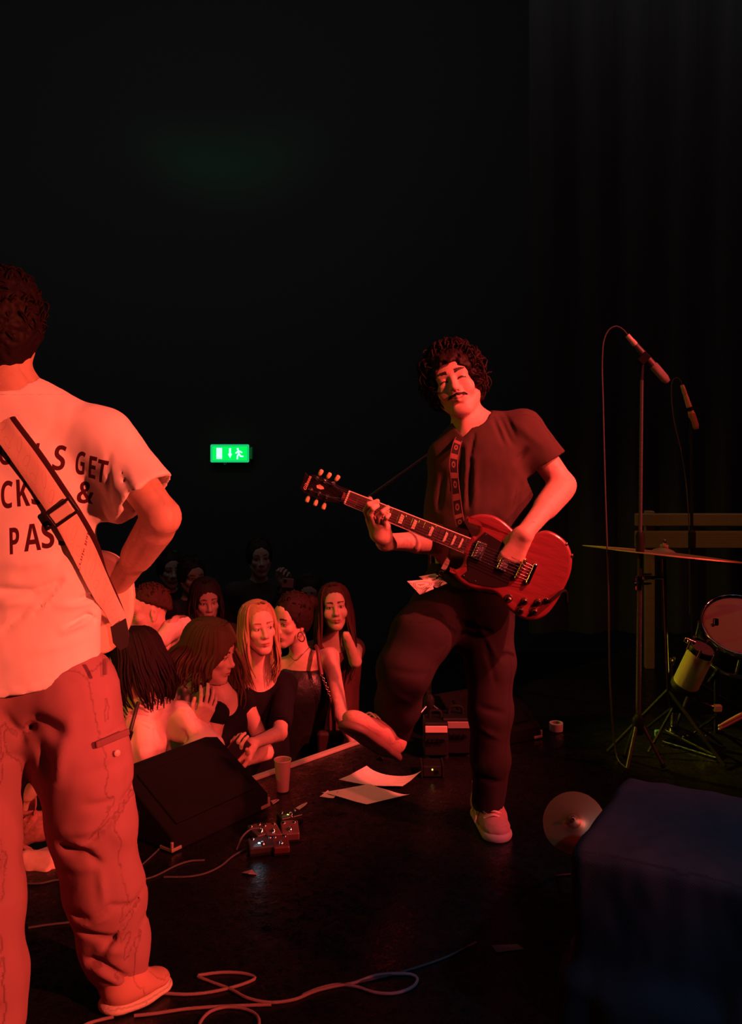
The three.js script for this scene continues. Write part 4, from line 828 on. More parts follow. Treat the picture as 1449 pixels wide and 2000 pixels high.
  const cr = creaseField([[203, 890, 203, 985, 6, -0.006], [228, 915, 262, 985, 12, -0.005], [245, 930, 290, 985, 13, 0.004],
    [-10, 1152, 60, 1158, 9, -0.0170], [60, 1158, 112, 1138, 6, -0.0102], [112, 1142, 66, 1200, 4, -0.0119], [118, 1138, 72, 1196, 6, 0.0102], [10, 1230, 55, 1190, 6, -0.0085], [120, 1232, 150, 1216, 5, -0.0136], [150, 1216, 185, 1254, 5, -0.0136], [118, 1240, 160, 1224, 7, 0.0102],
    [130, 1184, 172, 1176, 5, -0.0102], [168, 1210, 186, 1202, 4, -0.0102], [176, 1235, 212, 1272, 6, -0.0102], [110, 1190, 160, 1190, 8, 0.0085], [0, 1180, 50, 1172, 10, 0.0102], [100, 1108, 125, 1060, 8, -0.0068], [60, 1275, 130, 1262, 10, 0.0068], [50, 880, 90, 840, 14, -0.0051], [180, 1000, 190, 1100, 6, -0.0102], [20, 1105, 90, 1095, 12, 0.0085]], D - 0.13);
  const hem = (x, y) => { const px = HX + x / D * FOCAL, py = HORIZON + (EYE - y) / D * FOCAL, e = 1331 - 0.02 * Math.max(0, px) - 0.00085 * Math.pow(Math.max(0, px), 2) - py; return e > 0 && e < 17 ? 0.0022 - (Math.abs(e - 16) < 2.5 ? 0.003 : 0) : 0; };
  const sg = clothGeo(sh, boxOf([P(-330, 740, D), P(345, 1360, D), P(0, 1000, D - 0.22), P(0, 1000, D + 0.22)], 0.02), 0.0062, (x, y, z) => (z > -D + 0.02 ? cr(x, y) + hem(x, y) : 0) + 0.005 * nz(x * 9, y * 7, z * 9) + 0.0018 * nz(x * 30, y * 22, z * 30), 0.02);
  // print on the back: the shirt is unfolded along its own back, everything else stays plain
  const cv = document.createElement('canvas'); cv.width = 1536; cv.height = 2048; const c2 = cv.getContext('2d'); c2.fillStyle = '#f2efe9'; c2.fillRect(0, 0, 1536, 2048); c2.fillStyle = '#4a0c1c';
  const K = 4, X0 = -60, Y0 = 770;                            // canvas pixels per photograph pixel at the back of the shirt
  const letter = (ch, x, y, h, w, rot) => { c2.save(); c2.translate((x - X0) * K, (y - Y0) * K); c2.rotate(rot * Math.PI / 180); c2.font = 'bold 200px sans-serif'; const mw = c2.measureText(ch).width; c2.scale(w * K / mw, h * K / 146); c2.textAlign = 'center'; c2.fillText(ch, 0, 0); c2.restore(); };
  [['G', 6, 908, 50, 27, -2], ['A', 40, 908, 50, 30, 1], ['L', 66, 914, 48, 20, 4], ['S', 101, 921, 50, 25, 7], ['G', 138, 931, 48, 24, 11], ['E', 163, 939, 47, 22, 11], ['T', 184, 946, 47, 24, 12]].forEach((l) => letter(...l));
  [['C', -22, 994, 54, 25, 0], ['C', 10, 993, 54, 25, 0], ['K', 40, 990, 54, 28, -3], ['S', 67, 987, 53, 26, -3], ['&', 147, 990, 44, 34, 6]].forEach((l) => letter(...l));
  [['P', 28, 1082, 52, 23, -4], ['A', 61, 1077, 53, 30, -4], ['S', 88, 1073, 53, 26, -5], ['S', 115, 1070, 50, 24, -5]].forEach((l) => letter(...l));
  const tex = new THREE.CanvasTexture(cv); tex.colorSpace = THREE.SRGBColorSpace; tex.anisotropy = 4;
  const ng = sg.toNonIndexed(), pp = ng.attributes.position, nn = ng.attributes.normal, uv = ng.attributes.uv, Db = D - 0.125;
  for (let i = 0; i < pp.count; i += 3) {
    const back = nn.getZ(i) + nn.getZ(i + 1) + nn.getZ(i + 2) > 0.5;
    for (let k = i; k < i + 3; k++) { const px = HX + pp.getX(k) / Db * FOCAL, py = HORIZON + (EYE - pp.getY(k)) / Db * FOCAL, u = (px - X0) * K / 1536, v = 1 - (py - Y0) * K / 2048; back && u > 0 && u < 1 && v > 0 && v < 1 ? uv.setXY(k, u, v) : uv.setXY(k, 0.002, 0.002); }
  }
  part('tee_shirt', ng, new THREE.MeshStandardMaterial({ map: tex, roughness: 0.93 }), t, 'white tee printed with dark lettering on the back');
  // trousers
  const tr = new Field();
  tr.ecap(P(30, 1290, D), P(38, 1360, D), 0.168, 0.18, fz, 0.70, 0.04);
  tr.chain([[P(128, 1360, D - 0.005), M(103, D)], [P(158, 1480, D - 0.01), M(93, D)], [P(176, 1600, D - 0.02), M(82, D)], [P(204, 1740, D - 0.03), M(74, D)], [P(224, 1850, D - 0.02), M(64, D)], [P(240, 1912, D - 0.02), M(52, D)]], 0.03);
  tr.chain([[P(-42, 1360, D - 0.02), M(105, D)], [P(-42, 1480, D - 0.05), M(88, D)], [P(-48, 1620, D - 0.10), M(82, D)], [P(-36, 1760, D - 0.14), M(78, D - .14)], [P(-30, 1900, D - 0.16), M(80, D - .16)], [P(-28, 1995, D - 0.18), M(76, D - .18)]], 0.03);
  for (const x of [62]) tr.cap(P(x, 1415, D - 0.35), P(x - 2, 1425, D + 0.35), 0.004, 0.004, 0.06, 1);
  const ct = creaseField([[150, 1400, 122, 1510, 16, 0.016], [85, 1395, 140, 1420, 14, -0.016], [92, 1450, 112, 1500, 12, -0.016],
    [250, 1550, 215, 1600, 5, -0.012], [215, 1600, 180, 1632, 5, -0.012], [180, 1560, 225, 1566, 9, -0.010], [225, 1600, 250, 1650, 14, 0.008], [130, 1612, 200, 1600, 9, 0.010], [128, 1640, 180, 1650, 11, -0.020], [180, 1650, 204, 1672, 7, -0.012], [150, 1628, 190, 1634, 7, 0.008],
    [135, 1680, 200, 1676, 10, 0.006], [205, 1680, 214, 1740, 8, 0.007], [150, 1770, 185, 1778, 9, -0.014], [185, 1778, 225, 1752, 6, -0.009], [225, 1752, 262, 1764, 6, -0.008], [165, 1790, 215, 1772, 8, 0.008], [160, 1804, 225, 1822, 8, -0.016], [270, 1750, 240, 1800, 5, -0.009], [240, 1800, 205, 1854, 5, -0.009], [272, 1810, 250, 1870, 5, -0.008], [255, 1780, 225, 1840, 9, 0.008],
    [176, 1868, 205, 1868, 9, -0.018], [205, 1868, 245, 1905, 7, -0.012], [190, 1886, 240, 1914, 8, 0.008], [195, 1840, 250, 1850, 9, 0.006], [172, 1500, 240, 1490, 12, -0.005], [225, 1360, 235, 1440, 5, -0.006], [210, 1350, 214, 1420, 6, 0.005], [195, 1440, 235, 1430, 3, -0.005],
    [20, 1380, 50, 1440, 10, -0.008], [0, 1460, 40, 1470, 9, -0.006], [10, 1560, -10, 1640, 9, 0.008], [30, 1640, 10, 1690, 6, -0.010], [-20, 1690, 25, 1700, 8, -0.010], [30, 1720, 5, 1800, 7, 0.008], [-10, 1790, 30, 1785, 7, -0.008], [35, 1800, 20, 1880, 6, 0.006], [-20, 1895, 40, 1890, 8, -0.009], [10, 1400, 20, 1480, 7, 0.007], [40, 1860, 20, 1960, 7, -0.006]], D - 0.08);
  const trousers = part('trousers', clothGeo(tr, boxOf([P(-165, 1240, D), P(300, 1925, D), P(-120, 2020, D - 0.2), V(base.x, 1, -D - 0.2), V(base.x, 1, -D + 0.25)], 0.02), 0.0065, (x, y, z) => (z > -D - 0.02 ? ct(x, y) : 0) + 0.006 * nz(x * 8, y * 6, z * 8) + 0.003 * nz(x * 24, y * 16, z * 24), 0.03), cloth(0.33, 0.155, 0.17), t);
  part('pocket_flap', boxGeo(P(220, 1442, D - 0.086), M(72, D), M(13, D), 0.009, 0.004, new THREE.Quaternion().setFromEuler(new THREE.Euler(0, 0.78, 0.13))), cloth(0.31, 0.145, 0.16), trousers);
  part('pocket_button', latheGeo([[0, 0.004], [0.007, 0.003], [0.0085, 0]], P(229, 1471, D - 0.081), V(0.8, 0, 1), 16), std(0.6, 0.4, 0.36, 0.4), trousers);
  part('belt_loop', boxGeo(P(205, 1302, D - 0.11), M(8, D), M(30, D), 0.008, 0.002), cloth(0.31, 0.145, 0.16), trousers);
  // shoes
  const shoe = (heel, toe, w, label) => {
    const d = toe.clone().sub(heel).setY(0).normalize(), up = V(0, 1, 0), L = heel.distanceTo(toe), at = (u, h) => heel.clone().addScaledVector(d, L * u).add(V(0, h, 0)), sd = new THREE.Vector3().crossVectors(d, up);
    const f = new Field(); f.ecap(at(0.10, 0.048), at(0.42, 0.05), w * 0.95, w, up, 0.85, 0.03); f.ecap(at(0.42, 0.042), at(0.87, 0.034), w, w * 0.92, up, 0.5, 0.03); f.cap(at(0.16, 0.05), at(0.22, 0.095), w * 0.8, w * 0.9, 0.03); f.cut(at(0.2, 0.105), V(0, 1, 0).addScaledVector(d, -0.2), 0.008); f.cut(at(0, 0.020), V(0, -1, 0), 0.004); f.cap(at(0.2, 0.09), at(0.24, 0.18), w * 0.62, w * 0.72, 0.01, 1);
    const s = new Field(); s.ecap(at(0.08, 0.014), at(0.45, 0.014), w * 1.08, w * 1.06, up, 0.42, 0.02); s.ecap(at(0.45, 0.014), at(0.9, 0.014), w * 1.06, w * 1.0, up, 0.42, 0.02); s.cut(at(0, 0.026), V(0, 1, 0), 0.003); s.cut(at(0, 0.0), V(0, -1, 0), 0.003);
    const bx = boxOf([heel, toe, at(0.2, 0.14)], 0.07);
    const p = part('shoe', clothGeo(f, bx, 0.005), cloth(0.55, 0.26, 0.22), t, label); part('sole', clothGeo(s, bx, 0.005), std(0.72, 0.55, 0.48, 0.6, { bumpMap: scaled(grainFine, 10), bumpScale: 0.0006 }), p);
    for (let i = 0; i < 4; i++) part('lace', tubeGeo([at(0.36 + i * 0.07, 0.094 - i * 0.012).addScaledVector(sd, -w * 0.5), at(0.38 + i * 0.07, 0.102 - i * 0.012), at(0.36 + i * 0.07, 0.094 - i * 0.012).addScaledVector(sd, w * 0.5)], 0.0035, 10, 6), std(0.7, 0.6, 0.55, 0.8), p);
  };
  shoe(G(222, 1972), G(312, 1930), 0.044); shoe(G(-20, 2010), G(-120, 1985), 0.048);
  // cream guitar held in front of him; only the lower bout shows beside his waist
  const gc = P(150, 1166, D + 0.17), gt = thing('electric_guitar', 'cream electric guitar slung in front of the player in the white tee', 'guitar', gc), gq = new THREE.Quaternion().setFromEuler(new THREE.Euler(0.04, 0.1, 0.0));
  const fr = { o: gc.clone(), x: V(1, 0, 0).applyQuaternion(gq), y: V(0, 1, 0).applyQuaternion(gq), n: V(0, 0, 1).applyQuaternion(gq) }, k = M(1, D + 0.17);
  const gb = [[112, 0], [106, 38], [84, 74], [48, 90], [8, 84], [-30, 78], [-80, 92], [-130, 100], [-172, 86], [-178, 60], [-160, 40], [-150, 20], [-176, -10], [-190, -46], [-176, -66], [-130, -70], [-80, -74], [-30, -92], [20, -110], [62, -108], [94, -76], [108, -40]].map(([x, y]) => [x * k, y * k]);
  part('guitar_body', plateGeo(gb, 0.045, 0.012, fr, -0.022, true), std(0.80, 0.56, 0.42, 0.4, { bumpMap: scaled(grainFine, 3), bumpScale: 0.0003 }), gt);
  const ne = fr.o.clone().addScaledVector(fr.x, -150 * k), nt = fr.o.clone().add(V(-0.86, 0.26, -0.05));
  const nk = part('guitar_neck', rodGeo(ne, nt, 0.026, 0.021), std(0.5, 0.32, 0.18, 0.45), gt);
  part('headstock', boxGeo(nt.clone().add(V(-0.08, 0.025, 0)), 0.17, 0.075, 0.016, 0.006, new THREE.Quaternion().setFromEuler(new THREE.Euler(0, 0, -0.28))), std(0.5, 0.32, 0.18, 0.45), nk);
  // strap over the back
  const back = (px, py, off = 0.0) => {                       // point on the back of the shirt under a pixel
    let lo = D - 0.3, hi = D + 0.1; const f = (d) => { const p = P(px, py, d); return evalOps(sh.ops, p.x, p.y, p.z); };
    for (let i = 0; i < 40; i++) { const m = lo + i * 0.01; if (f(m) < 0.004) { hi = m; break; } }
    return P(px, py, Math.min(hi, D + 0.1) - off);
  };
  const ribbon = (L, R, thick) => {                           // L and R: matching points of the two edges
    const n = L.length, pos = [], idx = [], uv = [], cl = new THREE.CatmullRomCurve3(L), cr2 = new THREE.CatmullRomCurve3(R), N = 60, W = 4; let run = 0, last = null;
    for (let i = 0; i <= N; i++) {
      const a = cl.getPoint(i / N), b2 = cr2.getPoint(i / N), m = mid(a, b2); if (last) run += m.distanceTo(last); last = m;
      const tg = cl.getTangent(i / N), nr = new THREE.Vector3().crossVectors(b2.clone().sub(a), tg).normalize(); if (nr.z < 0) nr.negate();
      for (const s of [0, 1]) for (let j = 0; j <= W; j++) { const p = a.clone().lerp(b2, j / W).addScaledVector(nr, (s ? thick : 0) + 0.0012 * Math.sin(Math.PI * j / W)); pos.push(p.x, p.y, p.z); uv.push(j / W, run / 0.9); }
    }
    const w = 2 * (W + 1);
    for (let i = 0; i < N; i++) { for (let j = 0; j < W; j++) { const a = i * w + W + 1 + j; idx.push(a, a + 1, a + w, a + 1, a + w + 1, a + w); const c = i * w + j; idx.push(c, c + w, c + 1, c + 1, c + w, c + w + 1); } for (const [p, q] of [[0, W + 1], [2 * W + 1, W]]) { const a = i * w + p, b2 = i * w + q; idx.push(a, b2, a + w, b2, b2 + w, a + w); } }
    const g = new THREE.BufferGeometry(); g.setAttribute('position', new THREE.Float32BufferAttribute(pos, 3)); g.setAttribute('uv', new THREE.Float32BufferAttribute(uv, 2)); g.setIndex(idx); g.computeVertexNormals(); return g;
  };
  const strapTex = (() => {
    const c = document.createElement('canvas'); c.width = 128; c.height = 2048; const x = c.getContext('2d'); x.fillStyle = '#dcbfae'; x.fillRect(0, 0, 128, 2048);
    x.strokeStyle = 'rgba(150,90,80,0.35)'; x.lineWidth = 2; for (let i = 0; i < 26; i++) { x.beginPath(); x.ellipse(64 + 26 * Math.sin(i * 2.1), 40 + i * 80, 30, 16, i, 0, 6.3); x.stroke(); x.beginPath(); x.moveTo(10, i * 80); x.bezierCurveTo(40, i * 80 + 60, 90, i * 80 - 20, 120, i * 80 + 50); x.stroke(); }
    x.fillStyle = '#7a2a2c'; x.font = 'italic bold 30px serif';
    for (const y of [2048 * (1 - 0.33), 2048 * (1 - 0.80)]) { x.save(); x.translate(64, y); x.rotate(-0.0); x.textAlign = 'center'; x.fillText('Ernie Ball', 0, 0); x.restore(); }
    const t2 = new THREE.CanvasTexture(c); t2.colorSpace = THREE.SRGBColorSpace; t2.wrapT = THREE.RepeatWrapping; return t2;
  })();
  const sm = new THREE.MeshStandardMaterial({ map: strapTex, roughness: 0.7, bumpMap: scaled(weave, 2, 30), bumpScale: 0.0004 });
  const left = [[-60, 790], [0, 868], [58, 950], [106, 1022], [136, 1078], [164, 1134], [184, 1170], [203, 1196], [217, 1222]], right = [[-20, 760], [22, 822], [72, 888], [118, 956], [154, 1012], [182, 1064], [206, 1120], [226, 1164], [247, 1205]];
  const lift = (i) => 0.010 + (i > 5 ? 0.006 : 0);
  const Lp = left.map(([x, y], i) => back(Math.min(x, 190), y, lift(i)).clone()), Rp = right.map(([x, y], i) => back(Math.min(x, 196), y, lift(i)).clone());
  left.forEach(([x, y], i) => { const d = -Lp[i].z; Lp[i].copy(P(x, y, i > 6 ? D - 0.02 + (i - 6) * 0.05 : d)); }); right.forEach(([x, y], i) => { const d = -Rp[i].z; Rp[i].copy(P(x, y, i > 5 ? D - 0.03 + (i - 5) * 0.05 : d)); });
  const st = part('strap', ribbon([P(-106, 834, D + 0.12), P(-97, 782, D + 0.03), ...Lp], [P(-66, 818, D + 0.12), P(-56, 763, D + 0.03), ...Rp], 0.003), sm, gt, 'cream strap with script lettering running over the back');
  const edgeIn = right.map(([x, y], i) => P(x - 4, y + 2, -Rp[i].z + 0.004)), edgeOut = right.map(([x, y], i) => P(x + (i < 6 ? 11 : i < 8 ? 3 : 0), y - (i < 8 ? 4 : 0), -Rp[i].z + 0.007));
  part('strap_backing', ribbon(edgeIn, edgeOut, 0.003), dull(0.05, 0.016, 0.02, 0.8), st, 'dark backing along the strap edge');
  const bk = mid(Lp[3], Rp[4], 0.5), bq = new THREE.Quaternion().setFromEuler(new THREE.Euler(0, 0.15, 0.62)), bx = (x, y) => P(121, 1001, -bk.z - 0.026).add(V(x, y, 0).applyQuaternion(bq));
  part('buckle', join([boxGeo(bx(0, 0.019), 0.066, 0.008, 0.008, 0.003, bq), boxGeo(bx(0, -0.019), 0.066, 0.008, 0.008, 0.003, bq), boxGeo(bx(-0.033, 0), 0.008, 0.044, 0.008, 0.003, bq), boxGeo(bx(0.033, 0), 0.008, 0.044, 0.008, 0.003, bq)]), std(0.02, 0.012, 0.014, 0.35), st, 'black slider buckle');
  part('slider_bar', boxGeo(bx(0, 0).add(V(0, 0, 0.002)), 0.056, 0.028, 0.006, 0.003, bq), std(0.8, 0.66, 0.55, 0.4), st);
  part('leather_end', plateGeo([[217, 1223], [247, 1206], [254, 1240], [250, 1262], [236, 1270], [222, 1254]].map(([x, y]) => { const p = P(x, y, D + 0.09).sub(gc); return [p.x, p.y]; }), 0.004, 0.0012, { o: gc.clone().add(V(0, 0, 0.085)), x: V(1, 0, 0), y: V(0, 1, 0), n: V(0, 0, 1) }), std(0.015, 0.010, 0.010, 0.6), st, 'black leather strap end');
}
// ------------------------------------------------------------------ the guitarist
{
  const D = 3.54, base = G(955, 1622).setY(0), t = thing('person', 'person with shaggy dark hair and moustache in rust tee kicking one foot out', 'person', base);
  const head = headFrame(P(890, 752, D + 0.06), -12, -12, 18, 1.0), up = V(-0.28, 1, -0.1).normalize();
  const neck = P(924, 832, D + 0.05), chest = P(950, 930, D + 0.03), belly = P(925, 1090, D + 0.02), pelvis = P(915, 1160, D + 0.02);
  const shR = P(1022, 838, D + 0.02), elR = P(1100, 948, D - 0.02), wrR = P(1024, 1042, D - 0.22), shL = P(872, 892, D + 0.05), elL = P(862, 1058, D + 0.06), wrL = P(752, 1058, D - 0.10);
  const hipL = P(882, 1185, D + 0.02), knL = P(790, 1308, D - 0.12), anL = P(766, 1440, D + 0.08), hipR = P(948, 1190, D + 0.02), knR = P(958, 1390, D - 0.03), anR = P(951, 1572, D);
  const fz = V(-0.15, 0.05, 1).normalize();
  const GD = 3.34;                                            // depth of the guitar's face
  // body
  const b = new Field();
  headField(b, head, { smile: 1.3, closed: true, jaw: 1.15, wide: 0.98 });
  b.cap(head.p(0, -0.05, -0.02), neck, 0.052, 0.057, 0.03);
  b.cap(P(905, 818, D + 0.0), P(911, 846, D - 0.01), 0.012, 0.008, 0.03);
  b.ecap(P(950, 900, D + 0.03), pelvis, 0.150, 0.125, fz, 0.62, 0.05);
  b.cap(neck, mid(neck, shR, 0.9), 0.044, 0.036, 0.03); b.cap(neck, mid(neck, shL, 0.9), 0.05, 0.045, 0.04);
  for (const [s, e, w, m] of [[shR, elR, wrR, 1], [shL, elL, wrL, 0.95]]) { b.cap(s, e, 0.050 * m, 0.042 * m, 0.03); b.cap(e, w, 0.044 * m, 0.028 * m, 0.014); b.cap(mid(e, w, 0.12), mid(e, w, 0.45), 0.045 * m, 0.039 * m, 0.02); }
  for (const [h, k, a] of [[hipL, knL, anL], [hipR, knR, anR]]) { b.cap(h, k, 0.078, 0.055, 0.04); b.cap(k, a, 0.052, 0.036, 0.03); }
  // strumming hand over the strings
  hand(b, wrR, V(-0.45, -0.88, -0.05), V(0.15, 0.25, 1), 1, [0.34, 0.46, 0.52, 0.58], { thumb: [[0.036, 0.052, -0.024], [0.042, 0.082, -0.038], [0.030, 0.108, -0.046]], s: 1.04 });
  // fretting hand: palm behind the neck, four fingers bent over the strings
  const ND = 3.345;
  const palm = [P(748, 1046, ND + 0.05), P(742, 1030, ND + 0.045), P(726, 1018, ND + 0.04)];
  b.cap(wrL, palm[0], 0.029, 0.027, 0.02); b.cap(palm[0], P(736, 1022, ND + 0.02), 0.024, 0.018, 0.02); b.cap(palm[0], P(754, 1026, ND + 0.02), 0.022, 0.016, 0.02); b.cap(P(735, 1040, ND + 0.04), P(722, 1014, ND + 0.03), 0.022, 0.015, 0.02); b.cap(P(738, 1045, ND + 0.03), P(745, 1024, ND + 0.012), 0.018, 0.014, 0.02);
  const F = (pts, r) => b.chain(pts.map(([x, y, d], i) => [P(x, y, ND + d), r * (1 - 0.06 * i)]), 0.004);
  F([[722, 1018, 0.020], [714, 998, -0.004], [720, 985, -0.026], [737, 979, -0.020]], 0.0098);
  F([[731, 1024, 0.012], [723, 1004, -0.016], [728, 993, -0.030], [737, 988, -0.020]], 0.0098);
  F([[742, 1028, 0.012], [739, 1007, -0.016], [747, 1000, -0.028], [757, 991, -0.020]], 0.0095);
  F([[754, 1032, 0.014], [751, 1018, -0.012], [755, 1010, -0.024], [760, 1005, -0.018]], 0.0084);
  b.chain([[P(742, 1040, ND + 0.055), 0.014], [P(726, 1000, ND + 0.055), 0.0125], [P(722, 975, ND + 0.044), 0.0095]], 0.008);
  const bb = boxOf([head.c, elR, elL, anR, anL, wrL, wrR, P(950, 1600, D)], 0.15), handR = mid(wrR, P(990, 1085, D - 0.22), 0.8), handL = P(738, 1012, ND);
  part('body', skinGeo(b, bb, 0.010, [[around(head.c, 0.125), 0.0026], [around(handR, 0.085), 0.0034], [around(handL, 0.085), 0.0030]], faceColour(head, { closed: true, smile: 1.3, brow: [0.02, 0.01, 0.01], browWide: 1.6, lip: [0.52, 0.27, 0.21] })), skinMat(), t);
  const hairM = dull(0.016, 0.008, 0.007, 0.55);
  part('hair', shortHair(head, { thick: 0.024, low: -0.052, faceW: 0.074, faceH: 0.106, faceY: -0.044, n: 760, lock: 0.044, amp: 0.009, freq: 38, eMin: -0.7, fringe: 0.80, lockR: 0.62, frontFrom: -0.62 }), hairM, t);
  for (const s of [-1, 1]) part('eyebrow', tubeGeo([head.p(s * 0.014, 0.023, 0.088), head.p(s * 0.028, 0.0295, 0.086), head.p(s * 0.042, 0.028, 0.077), head.p(s * 0.050, 0.022, 0.067)], (u) => 0.0058 * (1 - 0.6 * u), 16, 6), hairM, t);
  part('moustache', locksGeo([-1, 1].flatMap((s) => Array.from({ length: 16 }, (_, i) => { const u = i / 16; return [[head.p(s * u * 0.024, -0.0515 - u * 0.002, 0.0995 - u * 0.009), head.p(s * (u * 0.027 + 0.004), -0.0575 - u * 0.002, 0.0995 - u * 0.011), head.p(s * (u * 0.031 + 0.007), -0.0645 - u * 0.001, 0.0975 - u * 0.013)], 0.0036]; })), 5, 5), hairM, t);
  // rust tee: vee neck, loose short sleeves
  const sh = new Field();
  sh.ecap(P(948, 905, D + 0.03), P(938, 1010, D + 0.025), 0.172, 0.166, fz, 0.64, 0.05); sh.ecap(P(938, 1010, D + 0.025), P(915, 1150, D + 0.02), 0.166, 0.165, fz, 0.66, 0.05);
  for (const [s, e, m] of [[shR, elR, 1], [shL, elL, 0.85]]) { sh.cap(neck.clone().add(V(0.0, -0.015, 0)), s, 0.056, 0.060, 0.04); sh.cap(s, mid(s, e, 0.8), 0.066 * m, 0.078 * m, 0.035); }
  sh.cap(P(1003, 905, D + 0.02), P(1050, 900, D), 0.03, 0.03, 0.05);
  for (const [s, e, m] of [[shR, elR, 0.62], [shL, elL, 0.74]]) { const d = e.clone().sub(s).normalize(); sh.sleeveEnd(mid(s, e, m), d, 0.10); sh.cap(mid(s, e, 0.35), e.clone().addScaledVector(d, 0.1), 0.052, 0.068, 0.008, 1); }
  sh.cap(P(926, 815, D + 0.02), neck.clone().add(V(0, 0.05, 0.02)), 0.056, 0.062, 0.006, 1);
  {                                                           // the vee: a wedge cut through the front of the shirt
    const a = P(958, 796, D - 0.08), c = P(909, 856, D - 0.12), e = P(872, 806, D - 0.08), half = [[a, c], [c, e]].map(([p, q]) => { const nx = p.y - q.y, ny = q.x - p.x, l = Math.hypot(nx, ny), s = (e.x + a.x) / 2 * nx + (a.y + 0.02) * ny - p.x * nx - p.y * ny > 0 ? -1 : 1; return [nx / l * s, ny / l * s, p.x, p.y]; });
    sh.op((x, y, z) => Math.max(...half.map(([nx, ny, px, py]) => (x - px) * nx + (y - py) * ny), -D - 0.02 - z, y - a.y - 0.05), 1, 0.004);
  }
  sh.cut(P(915, 1146, D), V(-0.12, -1, 0), 0.006); sh.ecap(P(925, 1090, D + 0.02), P(912, 1200, D + 0.02), 0.13, 0.155, fz, 0.64, 0.01, 1);
  const cr = creaseField([[970, 820, 986, 866, 5, -0.006], [982, 816, 1002, 868, 5, -0.007], [994, 812, 1010, 852, 5, -0.006], [976, 822, 994, 868, 5, 0.004], [930, 850, 918, 905, 3, -0.010], [922, 900, 916, 990, 4, -0.012], [905, 880, 900, 980, 4, -0.010], [912, 870, 908, 1000, 5, 0.008], [930, 900, 926, 1000, 7, 0.006], [890, 880, 884, 960, 5, -0.008], [1030, 880, 1010, 905, 6, -0.010], [1010, 930, 990, 1010, 12, 0.006], [1020, 950, 1000, 1020, 7, -0.008], [960, 1000, 980, 1040, 9, -0.006], [870, 930, 860, 1000, 5, -0.007], [1000, 820, 1060, 870, 8, 0.004]], D - 0.1);
  part('tee_shirt', clothGeo(sh, boxOf([P(820, 770, D), P(1110, 1170, D), P(950, 900, D - 0.2), P(950, 900, D + 0.22)], 0.03), 0.0055, (x, y, z) => (z > -D - 0.02 ? cr(x, y) : 0) + 0.004 * nz(x * 12, y * 8, z * 12) + 0.0016 * nz(x * 36, y * 26, z * 36), 0.02), cloth(0.068, 0.043, 0.036), t);
  // dark trousers
  const tr = new Field();
  tr.ecap(P(918, 1128, D + 0.02), P(915, 1190, D + 0.02), 0.145, 0.15, fz, 0.72, 0.04);
  tr.chain([[hipL.clone().add(V(-0.03, 0.02, 0)), 0.100], [mid(hipL, knL, 0.5).add(V(-0.025, 0.01, 0.02)), 0.098], [knL, 0.086], [mid(knL, anL, 0.5), 0.074], [P(770, 1425, D + 0.06), 0.064]], 0.04);
  tr.chain([[hipR.clone(), 0.096], [P(957, 1290, D - 0.01), 0.082], [knR, 0.072], [P(958, 1480, D - 0.02), 0.064], [P(953, 1560, D + 0.02), 0.058]], 0.03);
  const dc = creaseField([[900, 1215, 960, 1235, 5, -0.008], [930, 1215, 975, 1290, 5, 0.006], [945, 1240, 965, 1330, 5, -0.006], [800, 1200, 860, 1190, 8, -0.006], [940, 1380, 980, 1390, 6, -0.008], [935, 1420, 975, 1440, 6, 0.006], [930, 1520, 975, 1530, 6, -0.008], [770, 1290, 830, 1300, 7, -0.006], [760, 1330, 800, 1360, 7, 0.005]], D - 0.08);
  part('trousers', clothGeo(tr, boxOf([P(715, 1110, D), P(1010, 1572, D), P(900, 1200, D - 0.24), P(900, 1200, D + 0.2)], 0.02), 0.007, (x, y, z) => dc(x, y) + 0.006 * nz(x * 9, y * 7, z * 9) + 0.002 * nz(x * 28, y * 18, z * 28), 0.02), cloth(0.032, 0.022, 0.024), t);
  // shoe on the floor, toe to the viewer
  {
    const c = G(956, 1612).setY(0), f = new Field();
    const heel = c.clone().add(V(-0.012, 0.05, -0.07)), toe = c.clone().add(V(0.012, 0.036, 0.10)), U = V(0, 1, 0);
    f.ecap(heel, c.clone().add(V(0, 0.05, 0.03)), 0.044, 0.048, U, 0.95, 0.03); f.ecap(c.clone().add(V(0, 0.045, 0.03)), toe, 0.049, 0.047, U, 0.66, 0.03); f.cap(heel.clone().add(V(0, 0.02, 0.02)), heel.clone().add(V(-0.004, 0.085, 0.03)), 0.045, 0.044, 0.03); f.cap(c.clone().add(V(-0.004, 0.078, 0.030)), c.clone().add(V(0.006, 0.046, 0.080)), 0.042, 0.040, 0.02); f.cut(c.clone().add(V(0, 0.128, 0)), V(0.1, 1, 0.1), 0.006); f.cut(c.clone().add(V(0, 0.02, 0)), V(0, -1, 0), 0.003);
    const s = new Field(); s.ecap(heel.clone().setY(0.016), toe.clone().setY(0.016), 0.050, 0.054, U, 0.6, 0.02); s.cut(c.clone().add(V(0, 0.03, 0)), V(0, 1, 0), 0.003); s.cut(c, V(0, -1, 0), 0.003);
    const bx = boxOf([heel, toe], 0.1), m = cloth(0.42, 0.20, 0.20), p = part('shoe', clothGeo(f, bx, 0.0035, (x, y, z) => 0.002 * nz(x * 50, y * 50, z * 50)), m, t);
    part('sole', clothGeo(s, bx, 0.004), std(0.42, 0.26, 0.25, 0.6), p);
    for (let i = 0; i < 5; i++) { const y = 0.114 - i * 0.0088, z = 0.056 + i * 0.0128; part('lace', tubeGeo([c.clone().add(V(-0.030, y - 0.014, z - 0.012)), c.clone().add(V(0, y + 0.003, z + 0.003)), c.clone().add(V(0.030, y - 0.010, z - 0.008))], 0.0034, 12, 6), std(0.75, 0.5, 0.46, 0.8), p); }
